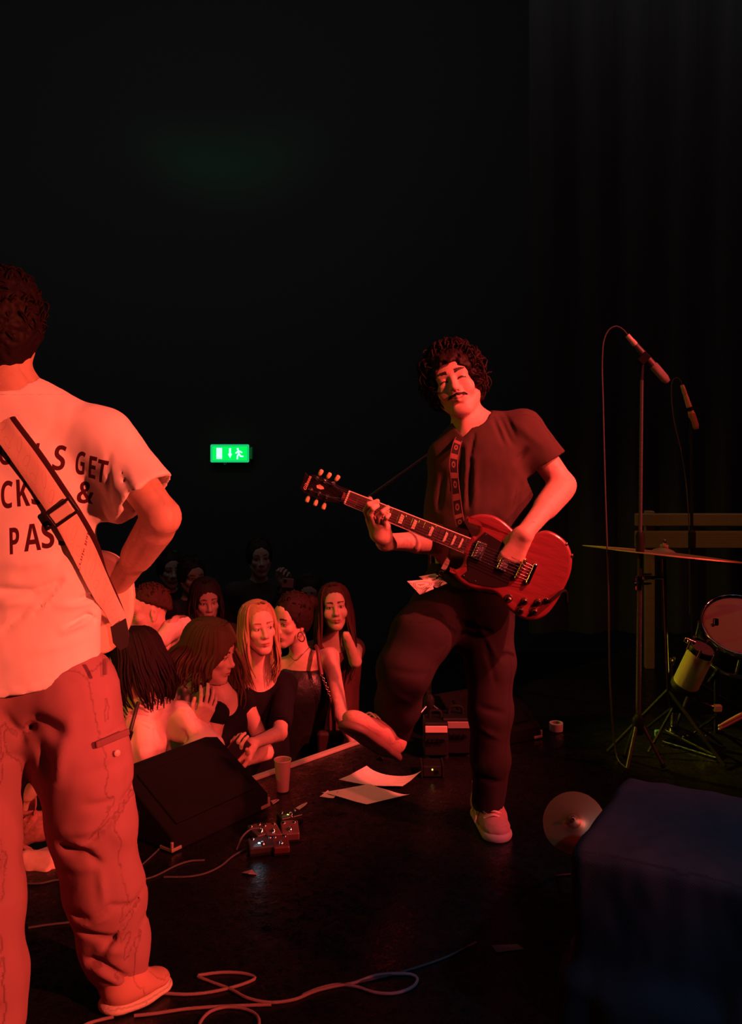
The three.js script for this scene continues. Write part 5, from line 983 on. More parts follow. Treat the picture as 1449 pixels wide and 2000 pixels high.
    for (const [a, bq] of [[[-0.004, 0.116, 0.060], [-0.066, 0.070, 0.045]], [[0.0, 0.114, 0.064], [-0.058, 0.040, 0.07]]]) part('lace', tubeGeo([c.clone().add(V(...a)), c.clone().add(V((a[0] + bq[0]) / 2 - 0.01, a[1] + 0.004, 0.062)), c.clone().add(V(...bq))], 0.0034, 14, 6), std(0.75, 0.5, 0.46, 0.8), p);
  }
  // kicked-out shoe: heel low on the right, toe up on the left, sole turned to the viewer
  {
    const heel = P(760, 1474, D + 0.02), toe = P(690, 1424, D - 0.17), ax = toe.clone().sub(heel).normalize(), L = heel.distanceTo(toe);
    let sole = V(-0.48, -0.42, 0.77); sole.addScaledVector(ax, -sole.dot(ax)).normalize(); const sd = new THREE.Vector3().crossVectors(ax, sole).normalize();
    const at = (u, h, w = 0) => heel.clone().addScaledVector(ax, u * L).addScaledVector(sole, -h).addScaledVector(sd, w);
    const f = new Field(); f.ecap(at(0.0, 0.045), at(0.45, 0.045), 0.046, 0.048, sole, 0.95, 0.03); f.ecap(at(0.45, 0.042), at(0.98, 0.03), 0.049, 0.050, sole, 0.62, 0.03); f.cap(at(0.05, 0.06), at(0.14, 0.13), 0.044, 0.042, 0.03); f.cut(at(0.1, 0.128), sole.clone().negate(), 0.006); f.cut(at(0, 0.010), sole, 0.003);
    const s = new Field(); s.ecap(at(0.0, 0.0), at(0.45, 0.0), 0.047, 0.046, sole, 0.5, 0.02); s.ecap(at(0.45, 0.0), at(0.98, 0.0), 0.048, 0.056, sole, 0.5, 0.02); s.cut(at(0, -0.012), sole, 0.003); s.cut(at(0, 0.016), sole.clone().negate(), 0.003);
    const tread = (x, y, z) => { const p = V(x - heel.x, y - heel.y, z - heel.z), u = p.dot(ax), w = p.dot(sd), h = p.dot(sole); return h > 0.006 && u > 0.01 && u < L - 0.0 && Math.abs(w) < 0.036 ? -0.0045 + 0.0014 * Math.sin(w * 520) : 0; };
    const bx = boxOf([heel, toe], 0.13), p = part('shoe', clothGeo(f, bx, 0.0045), cloth(0.62, 0.32, 0.28), t);
    part('sole', clothGeo(s, bx, 0.0032, tread, 0.01), std(0.16, 0.08, 0.075, 0.6), p);
    for (let i = 0; i < 4; i++) part('lace', tubeGeo([at(0.42 + i * 0.1, 0.082 - i * 0.005, -0.026), at(0.44 + i * 0.1, 0.094 - i * 0.005, 0), at(0.42 + i * 0.1, 0.082 - i * 0.005, 0.026)], 0.0034, 10, 6), std(0.75, 0.5, 0.46, 0.8), p);
  }
  // passes hung from his belt
  {
    const pc = P(835, 1140, D - 0.16), u = thing('backstage_pass', 'two patterned laminate passes hanging at the hip of the guitarist', 'pass', pc);
    const cv = document.createElement('canvas'); cv.width = 256; cv.height = 256; const x = cv.getContext('2d'); x.fillStyle = '#f4e2d4'; x.fillRect(0, 0, 256, 256); x.strokeStyle = '#5a1a22'; x.lineWidth = 7;
    x.beginPath(); x.ellipse(140, 120, 88, 62, 0, 0, 6.3); x.stroke(); x.beginPath(); x.ellipse(140, 120, 108, 82, 0, 0, 6.3); x.stroke(); for (let i = 0; i < 7; i++) { x.beginPath(); x.moveTo(10 + i * 14, 256); x.quadraticCurveTo(30 + i * 30, 200, 10 + i * 44, 190 + i * 4); x.stroke(); x.beginPath(); x.moveTo(0, 20 + i * 26); x.lineTo(34, 36 + i * 24); x.stroke(); }
    x.fillStyle = '#5a1a22'; x.fillRect(100, 108, 78, 12); x.fillRect(112, 128, 56, 10);
    const tx = new THREE.CanvasTexture(cv); tx.colorSpace = THREE.SRGBColorSpace; const m = new THREE.MeshStandardMaterial({ map: tx, roughness: 0.35 });
    const card = (q4, d, name) => { const pts = q4.map(([a, b2], i) => P(a, b2, d + (i > 1 ? -0.02 : 0.02)).sub(pc)), n = new THREE.Vector3().crossVectors(pts[1].clone().sub(pts[0]), pts[3].clone().sub(pts[0])).normalize(), off = n.clone().multiplyScalar(0.0018), pos = [], uv = [], idx = []; for (const s of [0, 1]) pts.forEach((p, i) => { pos.push(p.x + s * off.x, p.y + s * off.y, p.z + s * off.z); uv.push(i === 1 || i === 2 ? 1 : 0, i > 1 ? 0 : 1); }); idx.push(0, 1, 2, 0, 2, 3, 4, 6, 5, 4, 7, 6); for (let i = 0; i < 4; i++) { const j = (i + 1) % 4; idx.push(i, i + 4, j, j, i + 4, j + 4); } const g = new THREE.BufferGeometry(); g.setAttribute('position', new THREE.Float32BufferAttribute(pos, 3)); g.setAttribute('uv', new THREE.Float32BufferAttribute(uv, 2)); g.setIndex(idx); const h = g.toNonIndexed(); h.computeVertexNormals(); return local(name, h, m, u); };
    card([[795, 1135], [842, 1131], [847, 1150], [820, 1161]], D - 0.175, 'laminate_card'); card([[818, 1126], [850, 1120], [873, 1139], [852, 1148]], D - 0.155, 'laminate_card');
    local('clip_strap', tubeGeo([P(868, 1118, D - 0.17).sub(pc), P(862, 1122, D - 0.17).sub(pc), P(852, 1130, D - 0.16).sub(pc)], 0.003, 12, 6), rubber(), u);
    local('clip_ring', new THREE.TorusGeometry(0.007, 0.0018, 8, 18).translate(...P(862, 1120, D - 0.17).sub(pc).toArray()), chrome(), u);
    local('paper_tag', plateGeo([[873, 1089], [881, 1097], [870, 1118], [862, 1112]].map(([a, b2]) => { const p = P(a, b2, D - 0.17).sub(pc); return [p.x, p.y]; }), 0.003, 0.0008, { o: V(0, 0, pc.z + D - 0.17 + 0.0), x: V(1, 0, 0), y: V(0, 1, 0), n: V(0, 0, 1) }), std(0.85, 0.72, 0.55, 0.6), u);
  }
  // ---------------------------------------------------------------- the red guitar
  {
    const n0 = V(-0.06, 0.10, 1).normalize(), O = P(925, 1080, GD);
    const hit = (px, py, off = 0) => { const r = V((px - HX) / FOCAL, -(py - HORIZON) / FOCAL, -1), e = V(0, EYE, 0), k = (O.clone().addScaledVector(n0, off).sub(e).dot(n0)) / r.dot(n0); return e.addScaledVector(r, k); };
    const X = hit(920, 1072).sub(hit(678, 975)).normalize(), Y = new THREE.Vector3().crossVectors(n0, X).normalize(), fr = { o: O, x: X, y: Y, n: n0 };
    const uvp = (px, py) => { const p = hit(px, py).sub(O); return [p.dot(X), p.dot(Y)]; }, at = (px, py, off = 0) => { const [a, b2] = uvp(px, py); return O.clone().addScaledVector(X, a).addScaledVector(Y, b2).addScaledVector(n0, off); };
    const g = thing('electric_guitar', 'cherry red double-horned electric guitar with black pickguard held by the guitarist', 'guitar', O);
    const red = new THREE.MeshPhysicalMaterial({ color: rgb(0.25, 0.035, 0.04), roughness: 0.42, clearcoat: 0.7, clearcoatRoughness: 0.16, map: scaled(grain(256, 5, 0.45, 0.8, 0.5), 2, 30), bumpMap: scaled(grain(256, 8, 1, 0.5), 2, 40), bumpScale: 0.0003 });
    const outline = [[909, 1015], [924, 1007], [943, 1004], [966, 1008], [985, 1019], [1003, 1035], [1018, 1047], [1030, 1050], [1043, 1045], [1057, 1038], [1073, 1037], [1092, 1046], [1108, 1061], [1116, 1079], [1118, 1097], [1114, 1122], [1102, 1150], [1087, 1177], [1071, 1198], [1054, 1209], [1038, 1212], [1020, 1208], [1002, 1197], [987, 1183], [976, 1167], [964, 1157], [946, 1153], [925, 1151], [906, 1143], [891, 1130], [878, 1110], [888, 1113], [898, 1109], [905, 1099], [906, 1086], [904, 1076], [921, 1050], [930, 1047], [935, 1038], [933, 1027], [924, 1020]];
    part('guitar_body', plateGeo(outline.map((p) => uvp(...p)), 0.038, 0.010, fr, -0.038, true, 0.012, 4), red, g);
    const guard = [[947, 1039], [985, 1062], [1016, 1085], [1030, 1096], [1019, 1119], [996, 1128], [992, 1144], [968, 1147], [945, 1144], [918, 1137], [901, 1124], [914, 1114], [913, 1092], [924, 1060]];
    part('pickguard', plateGeo(guard.map((p) => uvp(...p)), 0.0025, 0.0006, fr, 0.0003), std(0.018, 0.013, 0.012, 0.3, { bumpMap: scaled(grainFine, 6), bumpScale: 0.0001 }), g);
    // neck and fretboard
    const nutL = [674, 984.5], nutH = [682, 959], endL = [906, 1080], endH = [919, 1052];
    const nq = (u, v) => [lerp(lerp(nutL[0], nutH[0], v), lerp(endL[0], endH[0], v), u), lerp(lerp(nutL[1], nutH[1], v), lerp(endL[1], endH[1], v), u)];
    const board = part('fretboard', plateGeo([nutL, endL, endH, nutH].map((p) => uvp(...p)), 0.006, 0.0012, fr, 0.004), std(0.10, 0.045, 0.035, 0.5, { map: scaled(grain(128, 6, 0.4, 0.8), 1, 12) }), g);
    part('guitar_neck', tubeGeo([at(668, 970, -0.006), at(720, 991, -0.009), at(820, 1031, -0.013), at(911, 1067, -0.018)], (u) => lerp(0.0175, 0.0225, u), 24, 14), red, g);
    for (const v of [0, 1]) part('binding', rodGeo(at(...nq(0, v), 0.008), at(...nq(1, v), 0.008), 0.0022, 0.0022, 8), std(0.78, 0.60, 0.45, 0.5), board);
    part('nut', boxGeo(at(...nq(0, 0.5), 0.009), 0.006, at(...nutL).distanceTo(at(...nutH)), 0.010, 0.0015, new THREE.Quaternion().setFromRotationMatrix(new THREE.Matrix4().makeBasis(X, Y, n0))), std(0.85, 0.74, 0.6, 0.45), board);
    const bq = new THREE.Quaternion().setFromRotationMatrix(new THREE.Matrix4().makeBasis(X, Y, n0));
    const scale = at(678, 972).distanceTo(at(1015, 1116)), fret = (k) => scale * (1 - Math.pow(2, -k / 12)), nl = at(...nq(0, 0.5)).distanceTo(at(...nq(1, 0.5)));
    const fu = (k) => fret(k) / nl;
    for (let k = 1; k <= 22; k++) { const u = fu(k); if (u < 0.99) part('fret', rodGeo(at(...nq(u, 0.03), 0.0101), at(...nq(u, 0.97), 0.0101), 0.0011, 0.0011, 6), chrome(0.25), board); }
    for (const k of [3, 5, 7, 9, 12, 15, 17, 19, 21]) { const u0 = fu(k - 1), u1 = fu(k), a = lerp(u0, u1, 0.24), c = lerp(u0, u1, 0.76); if (c < 1) part('inlay', plateGeo([nq(a, 0.16), nq(c, 0.22), nq(c, 0.78), nq(a, 0.84)].map((p) => uvp(...p)), 0.0012, 0.0003, fr, 0.0097), std(0.82, 0.70, 0.52, 0.35), board); }
    // headstock
    const hs = [[683, 957], [664, 950], [640, 937], [612, 927], [602, 929], [596, 922], [590, 945], [586, 952], [592, 962], [604, 967], [636, 979], [654, 981], [673, 986]];
    const stock = part('headstock', plateGeo(hs.map((p) => uvp(...p)), 0.015, 0.002, fr, -0.014), std(0.012, 0.010, 0.010, 0.22, { bumpMap: scaled(grainFine, 4), bumpScale: 0.0001 }), g);
    const lc = document.createElement('canvas'); lc.width = 256; lc.height = 96; const lx = lc.getContext('2d'); lx.clearRect(0, 0, 256, 96); lx.fillStyle = '#f0c8a8'; lx.font = 'italic bold 76px serif'; lx.textAlign = 'center'; lx.fillText('Gibson', 128, 68);
    const lt = new THREE.CanvasTexture(lc); lt.colorSpace = THREE.SRGBColorSpace;
    const lg = new THREE.PlaneGeometry(M(29, GD), M(11, GD)), ly = at(606, 931).sub(at(595, 956)).normalize(), lxv = new THREE.Vector3().crossVectors(ly, n0);
    lg.applyMatrix4(new THREE.Matrix4().makeBasis(ly, lxv.clone().negate(), n0).setPosition(at(601, 943.5, 0.0016))); part('logo', lg, new THREE.MeshStandardMaterial({ map: lt, transparent: true, roughness: 0.4 }), stock);
    part('emblem', plateGeo([[618, 948], [625, 946], [632, 951], [633, 955], [626, 956], [619, 953]].map((p) => uvp(...p)), 0.001, 0.0002, fr, 0.0012), std(0.8, 0.55, 0.35, 0.35), stock);
    const posts = [[619, 934], [635, 939.5], [651, 944.5], [607, 957], [623, 964], [639, 970]], btn = [[625.5, 923], [641.5, 929], [658, 934], [600, 975], [616, 982], [632, 989]], strs = [];
    posts.forEach((p, i) => {
      const a = at(...p, 0.0), l = part('tuner', join([latheGeo([[0.007, 0.001], [0.0072, 0.003], [0.004, 0.004], [0.0036, 0.013], [0, 0.0135]], a, n0, 14), rodGeo(at(...p, -0.010), at(...mid2(p, btn[i], 0.8), -0.010), 0.0022)]), chrome(0.18), stock);
      const o = at(...btn[i], -0.010), dir = at(...btn[i]).sub(a).normalize(); part('tuner_button', latheGeo([[0, 0.0115], [0.0052, 0.0105], [0.0074, 0.006], [0.0070, -0.004], [0.0042, -0.0105], [0, -0.011]], o, dir, 16), std(0.82, 0.56, 0.30, 0.4), l);
      strs.push([i, at(...p, 0.010)]);
    });
    // strings from the posts over the nut to the bridge
    const order = [3, 4, 5, 2, 1, 0], bridgeL = [1007, 1128], bridgeH = [1024, 1093], tailL = [1030, 1137], tailH = [1045, 1103];
    order.forEach((pi, s) => { const v = lerp(0.1, 0.9, s / 5), b1 = [lerp(bridgeL[0], bridgeH[0], v), lerp(bridgeL[1], bridgeH[1], v)], tl = [lerp(tailL[0], tailH[0], v), lerp(tailL[1], tailH[1], v)]; part('string', join([rodGeo(strs[pi][1], at(...nq(0, v), 0.0145), 0.0007, 0.0007, 5), rodGeo(at(...nq(0, v), 0.0145), at(...b1, 0.020), 0.0008 - s * 0.00006, 0.0008 - s * 0.00006, 5), rodGeo(at(...b1, 0.020), at(...tl, 0.016), 0.0007, 0.0007, 5)]), chrome(0.25), g); });
    // pickups, bridge, tailpiece, controls
    const pick = (pts) => { const p = part('pickup', plateGeo(pts.map((q) => uvp(...q)), 0.012, 0.0025, fr, 0.001), chrome(0.5), g); for (let i = 0; i < 6; i++) { const v = (i + 0.5) / 6, a = [lerp(pts[0][0], pts[3][0], v) * 0.72 + lerp(pts[1][0], pts[2][0], v) * 0.28, lerp(pts[0][1], pts[3][1], v) * 0.72 + lerp(pts[1][1], pts[2][1], v) * 0.28]; part('pole_screw', latheGeo([[0, 0.0018], [0.0026, 0.0014], [0.003, 0]], at(...a, 0.013), n0, 10), chrome(0.3), p); } };
    pick([[933, 1056], [951, 1063], [938, 1094], [920, 1086]]); pick([[981, 1082], [998, 1090], [986, 1117], [969, 1110]]);
    part('bridge', join([rodGeo(at(...bridgeL, 0.012), at(...bridgeH, 0.012), 0.0062, 0.0062, 12), ...[0.1, 0.26, 0.42, 0.58, 0.74, 0.9].map((v) => boxGeo(at(lerp(bridgeL[0], bridgeH[0], v), lerp(bridgeL[1], bridgeH[1], v), 0.018), 0.010, 0.005, 0.005, 0.001, bq)), latheGeo([[0, 0.014], [0.006, 0.012], [0.007, 0.0]], at(...bridgeL), n0, 14), latheGeo([[0, 0.014], [0.006, 0.012], [0.007, 0.0]], at(...bridgeH), n0, 14)]), std(0.85, 0.70, 0.4, 0.2, { metalness: 1 }), g);
    part('tailpiece', join([rodGeo(at(...tailL, 0.010), at(...tailH, 0.010), 0.0075, 0.0075, 14), latheGeo([[0, 0.016], [0.006, 0.015], [0.008, 0.0]], at(...tailL), n0, 14), latheGeo([[0, 0.016], [0.006, 0.015], [0.008, 0.0]], at(...tailH), n0, 14)]), chrome(0.2), g);
    for (const p of [[1024, 1174.5], [1050, 1176.5], [1016, 1193], [1043, 1195]]) { const k = part('control_knob', latheGeo([[0, 0.0165], [0.0075, 0.0165], [0.0088, 0.0145], [0.0095, 0.004], [0.0125, 0.001], [0.0125, 0]], at(...p), n0, 22), std(0.05, 0.03, 0.02, 0.18), g); part('knob_cap', latheGeo([[0, 0.0175], [0.0066, 0.0172], [0.0072, 0.0162]], at(...p), n0, 20), std(0.85, 0.62, 0.35, 0.14, { metalness: 1 }), k); }
    part('toggle_switch', join([latheGeo([[0.0135, 0], [0.0135, 0.003], [0.0072, 0.0035], [0.0072, 0.001]], at(993, 1168.5), n0, 24), latheGeo([[0.0058, 0.0], [0.0058, 0.006], [0.003, 0.007], [0, 0.007]], at(993, 1168.5), n0, 16)]), std(0.03, 0.02, 0.02, 0.3), g);
    part('switch_tip', latheGeo([[0.0024, 0.006], [0.0032, 0.012], [0.004, 0.019], [0, 0.021]], at(993, 1168.5), V(0.15, 0.1, 1), 12), std(0.8, 0.6, 0.4, 0.4), g);
    part('output_jack', join([latheGeo([[0.010, 0], [0.010, 0.003], [0.0055, 0.004], [0.0055, 0]], at(1066, 1174), n0, 20)]), chrome(0.2), g);
    const lead = part('jack_plug', tubeGeo([at(1066, 1174, 0.002), at(1070, 1173, 0.03), at(1080, 1166, 0.026), at(1096, 1155, 0.010), at(1106, 1156, -0.02), at(1112, 1180, -0.07)], 0.0052, 30, 8), rubber(), g); void lead;
    for (const p of [[1102, 1062.5], [1113, 1085]]) part('strap_button', latheGeo([[0.003, 0], [0.003, 0.006], [0.007, 0.009], [0.006, 0.012], [0, 0.0125]], at(...p, -0.008), X.clone().addScaledVector(n0, 0.4).addScaledVector(Y, 0.3), 14), std(0.85, 0.7, 0.45, 0.2, { metalness: 1 }), g);
    for (const p of [[928, 1135], [905, 1124], [949, 1044], [1000, 1122]]) part('guard_screw', latheGeo([[0, 0.0012], [0.0022, 0.001], [0.0026, 0]], at(...p, 0.0028), n0, 10), chrome(0.3), g);
    // strap from the horn over his shoulder
    const cv = document.createElement('canvas'); cv.width = 64; cv.height = 512; const c2 = cv.getContext('2d'); c2.fillStyle = '#1c0e10'; c2.fillRect(0, 0, 64, 512); c2.fillStyle = '#7c5048';
    for (let i = 0; i < 6; i++) { c2.fillRect(6, i * 86 + 8, 52, 24); c2.beginPath(); c2.arc(32, i * 86 + 58, 15, 0, 7); c2.fill(); c2.fillStyle = '#1c0e10'; c2.beginPath(); c2.arc(32, i * 86 + 58, 7, 0, 7); c2.fill(); c2.fillStyle = '#7c5048'; } c2.fillRect(0, 0, 4, 512); c2.fillRect(60, 0, 4, 512);
    const tx = new THREE.CanvasTexture(cv); tx.colorSpace = THREE.SRGBColorSpace;
    const lpts = [[892, 1030, 3.38], [886, 1000, 3.40], [882, 950, 3.41], [878, 905, 3.43], [884, 868, 3.48], [893, 850, 3.54], [905, 843, 3.60], [925, 850, 3.70]], rp = [[908, 1024, 3.37], [903, 995, 3.39], [897, 948, 3.40], [894, 908, 3.42], [899, 874, 3.47], [906, 856, 3.53], [918, 850, 3.60], [936, 858, 3.69]];
    const A = new THREE.CatmullRomCurve3(lpts.map((p) => P(...p))), B = new THREE.CatmullRomCurve3(rp.map((p) => P(...p))), pos = [], uv = [], idx = [], N = 48;
    for (let i = 0; i <= N; i++) { const a = A.getPoint(i / N), c = B.getPoint(i / N), tg = A.getTangent(i / N), nr = new THREE.Vector3().crossVectors(c.clone().sub(a), tg).normalize(); if (nr.z < 0) nr.negate(); for (const s of [0, 0.0025]) for (const p of [a, c]) { const q = p.clone().addScaledVector(nr, s); pos.push(q.x, q.y, q.z); uv.push(p === a ? 0 : 1, i / N * 1.3); } }
    for (let i = 0; i < N; i++) { const a = i * 4, c = a + 4; idx.push(a + 2, a + 3, c + 2, c + 2, a + 3, c + 3, a, c, a + 1, c, c + 1, a + 1, a, a + 2, c, c, a + 2, c + 2, a + 1, c + 1, a + 3, c + 1, c + 3, a + 3); }
    const sg = new THREE.BufferGeometry(); sg.setAttribute('position', new THREE.Float32BufferAttribute(pos, 3)); sg.setAttribute('uv', new THREE.Float32BufferAttribute(uv, 2)); sg.setIndex(idx); const sn = sg.toNonIndexed(); sn.computeVertexNormals();
    const st = part('strap', sn, new THREE.MeshStandardMaterial({ map: tx, roughness: 0.85 }), g, 'patterned woven strap'); part('strap_end', plateGeo([[890, 1030], [909, 1023], [922, 1048], [914, 1053], [902, 1054]].map((p) => uvp(...p)), 0.004, 0.001, fr, -0.036), std(0.02, 0.015, 0.015, 0.6), st);
  }
}
function mid2(a, b, t) { return [lerp(a[0], b[0], t), lerp(a[1], b[1], t)]; }
// ------------------------------------------------------------------ the crowd below the stage
function crowd(o) {
  const h = headFrame(P(...o.at), ...o.turn, o.s ?? 0.96), a = (o.body ?? o.turn[0]) * Math.PI / 180, right = V(Math.cos(a), 0, -Math.sin(a)), fwd = V(Math.sin(a), 0, Math.cos(a)), w = o.wide ?? 0.9;
  const mixP = (p, r, u, f) => p.clone().addScaledVector(right, r).add(V(0, u, 0)).addScaledVector(fwd, f);
  const neck = o.neck ? P(...o.neck) : mixP(h.c, 0, -0.175, -0.035), sh = [-1, 1].map((s, i) => o.shoulders ? P(...o.shoulders[i]) : mixP(neck, s * 0.165 * w, -0.055, 0)), lean = o.lean ?? 0.05;
  const chest = mixP(neck, 0, -0.16, 0.0), belly = mixP(neck, 0, -0.38, -lean * 0.5), pelvis = mixP(neck, 0, -0.56, -lean), top = V(pelvis.x, FLOOR, pelvis.z);
  const hips = [-1, 1].map((s) => mixP(pelvis, s * 0.09 * w, -0.04, 0)), feet = [-1, 1].map((s) => mixP(top, s * 0.11, 0.07, -0.02)), knees = [0, 1].map((i) => mid(hips[i], feet[i], 0.5).addScaledVector(fwd, 0.03));
  const arms = [-1, 1].map((s, i) => { const g = o.arms?.[i]; return g ? g.map((p) => (p.isVector3 ? p : P(...p))) : [mixP(sh[i], s * 0.05, -0.27, -0.04), mixP(sh[i], s * 0.03, -0.50, 0.08)]; });
  const t = thing('person', o.label, 'person', V(top.x, FLOOR, top.z), o.group), m = o.slim ?? 0.84;
  const b = new Field(); headField(b, h, { wide: 0.94, jaw: 0.85, ...o.face });
  b.cap(h.p(0, -0.05, -0.02), neck, 0.046 * (m + 0.12), 0.050 * (m + 0.1), 0.03);
  for (const s of sh) b.cap(neck.clone().add(V(0, -0.01, 0)), s, 0.042 * m + 0.004, 0.046 * m, 0.04);
  b.ecap(chest, belly, 0.150 * w, 0.118 * w, fwd, 0.62, 0.05); b.ecap(belly, pelvis, 0.115 * w, 0.14 * w, fwd, 0.68, 0.05);
  arms.forEach(([e, r], i) => { b.cap(sh[i], e, 0.048 * m, 0.038 * m, 0.025); b.cap(e, r, 0.041 * m, 0.027 * m, 0.012); });
  hips.forEach((p, i) => { b.cap(p, knees[i], 0.078, 0.05, 0.03); b.cap(knees[i], feet[i], 0.048, 0.034, 0.03); b.cap(feet[i].clone().add(V(0, -0.03, 0)), mixP(feet[i], 0, -0.035, 0.14), 0.035, 0.03, 0.03); });
  const fine = [[around(h.c, 0.125 * (o.s ?? 0.96)), o.cell ?? 0.0032]];
  for (const [i, f, n, side, curls, opt] of o.hands ?? []) { hand(b, arms[i][1], f, n, side, curls, opt); fine.push([around(arms[i][1].clone().addScaledVector(f.clone().normalize(), 0.08), 0.082), 0.0036]); }
  const all = [h.c, ...sh, ...arms.flat(), ...feet, pelvis], bb = boxOf(all, 0.14);
  part('body', skinGeo(b, bb, 0.014, fine, faceColour(h, o.face ?? {})), skinMat(), t);
  part('hair', o.hair(h, { right, fwd }), o.hairMat, t);
  // top
  const q = o.top, f = new Field(), e = q.ease ?? 0.014;
  f.ecap(chest, belly, 0.150 * w + e, 0.122 * w + e, fwd, 0.66, 0.05); f.ecap(belly, mixP(pelvis, 0, q.long ?? -0.02, 0), 0.122 * w + e, 0.145 * w + e, fwd, 0.7, 0.05);
  if (!q.strapless) for (const s of sh) f.cap(mixP(neck, 0, -0.03, 0), s, 0.042 * m + e + 0.002, 0.048 * m + e, 0.04);
  if (q.sleeve) arms.forEach(([el, r], i) => { f.cap(sh[i], q.sleeve > 1 ? el : mid(sh[i], el, q.sleeve), 0.048 * m + e, 0.042 * m + e, 0.03); if (q.sleeve > 1) { f.cap(el, mid(el, r, q.sleeve - 1), 0.043 * m + e, 0.034 * m + e, 0.02); const d = r.clone().sub(el).normalize(); f.sleeveEnd(mid(el, r, q.sleeve - 1), d, 0.08); f.cap(mid(el, r, q.sleeve - 1.2), r, 0.036 * m + e * 0.5, 0.032 * m + e * 0.5, 0.006, 1); } else { const d = el.clone().sub(sh[i]).normalize(); f.sleeveEnd(mid(sh[i], el, q.sleeve - 0.1), d, 0.09); } });
  if (q.strapless) f.cut(P(...q.strapless), V(0, 1, 0).addScaledVector(fwd, 0.15), 0.005);
  else if (!q.high) f.ell(mixP(neck, 0, 0.0, 0.05), [0.085 * w, q.scoop ?? 0.06, 0.10], null, 0.008, 1);
  for (const fn of q.extra ?? []) fn(f, { neck, sh, right, fwd, mixP, h });
  const cloth0 = part(q.name ?? 'top', clothGeo(f, boxOf([...sh, ...arms.flat(), pelvis, neck], 0.16), q.cell ?? 0.008, (x, y, z) => (q.wrinkle ?? 0.004) * nz(x * 14, y * 10, z * 14) + 0.0018 * nz(x * 38, y * 26, z * 38), 0.012), q.mat, t);
  const lo = new Field(); lo.ecap(mixP(pelvis, 0, 0.02, 0), mixP(pelvis, 0, -0.06, 0), 0.15 * w, 0.155 * w, fwd, 0.75, 0.04); hips.forEach((p, i) => { lo.cap(p, knees[i], 0.092, 0.066, 0.03); lo.cap(knees[i], mid(knees[i], feet[i], 0.93), 0.064, 0.058, 0.03); });
  part('trousers', clothGeo(lo, boxOf([...hips, ...feet], 0.14), 0.016, (x, y, z) => 0.005 * nz(x * 9, y * 8, z * 9)), o.legs ?? cloth(0.02, 0.02, 0.026), t);
  return { t, h, neck, sh, arms, right, fwd, mixP, cloth0, chest, belly, pelvis };
}
const hairMat = (r, g, b, ro = 0.5) => dull(r, g, b, ro, { bumpMap: scaled(grainFine, 3, 40), bumpScale: 0.0008 });
const blackTop = () => cloth(0.009, 0.008, 0.010);
// fair-haired person with folded arms
{
  const elR = P(546, 1432, 4.42), wr = P(494, 1452, 4.24), elL = P(440, 1470, 4.50), wl = P(470, 1482, 4.26);
  const c = crowd({
    label: 'person with long blond hair and black top looking up, a dark phone in hand', at: [505, 1224, 4.65], turn: [24, -4, 4], s: 0.92, body: 12,
    neck: [508, 1312, 4.69], shoulders: [[446, 1340, 4.72], [556, 1338, 4.70]], arms: [[elL, wl], [elR, wr]], face: { jaw: 0.9, brow: [0.20, 0.11, 0.06], lip: [0.50, 0.20, 0.17], gaze: 0.003 },
    hands: [[1, V(-0.78, -0.42, 0.35), V(0.1, 0.75, 0.65), -1, [0.28, 0.35, 0.4, 0.42], { s: 0.94 }], [0, V(-0.1, 0.35, 0.35), V(-0.5, 0.0, 0.85), 1, [0.5, 0.55, 0.6, 0.6], { s: 0.92 }]],
    hair: (h) => longHair(h, { len: 0.27, n: 130, thick: 0.008, front: 0.055, part: 0.006, wave: 0.007, faceW: 0.064, faceH: 0.114, flare: 0.004,  shape: (q, k, a) => { q.x += (Math.abs(a) > 1.2 ? Math.sign(a) : 0) * -0.004 * k; } }), hairMat: hairMat(0.40, 0.24, 0.13),
    top: { mat: blackTop(), sleeve: 0.95, scoop: 0.075, name: 'black_top', ease: 0.013 },
  });
  const pc = P(463, 1462, 4.18), u = thing('phone', 'dark red phone held low in the hands of the blond person', 'phone', pc), q = new THREE.Quaternion().setFromEuler(new THREE.Euler(-0.5, 0.35, -0.72));
  local('case', new RoundedBoxGeometry(0.066, 0.108, 0.009, 3, 0.004).applyQuaternion(q), std(0.16, 0.03, 0.035, 0.35), u); local('screen', new RoundedBoxGeometry(0.060, 0.100, 0.002, 2, 0.001).translate(0, 0, 0.005).applyQuaternion(q), std(0.02, 0.012, 0.014, 0.12), u);
  void c;
}
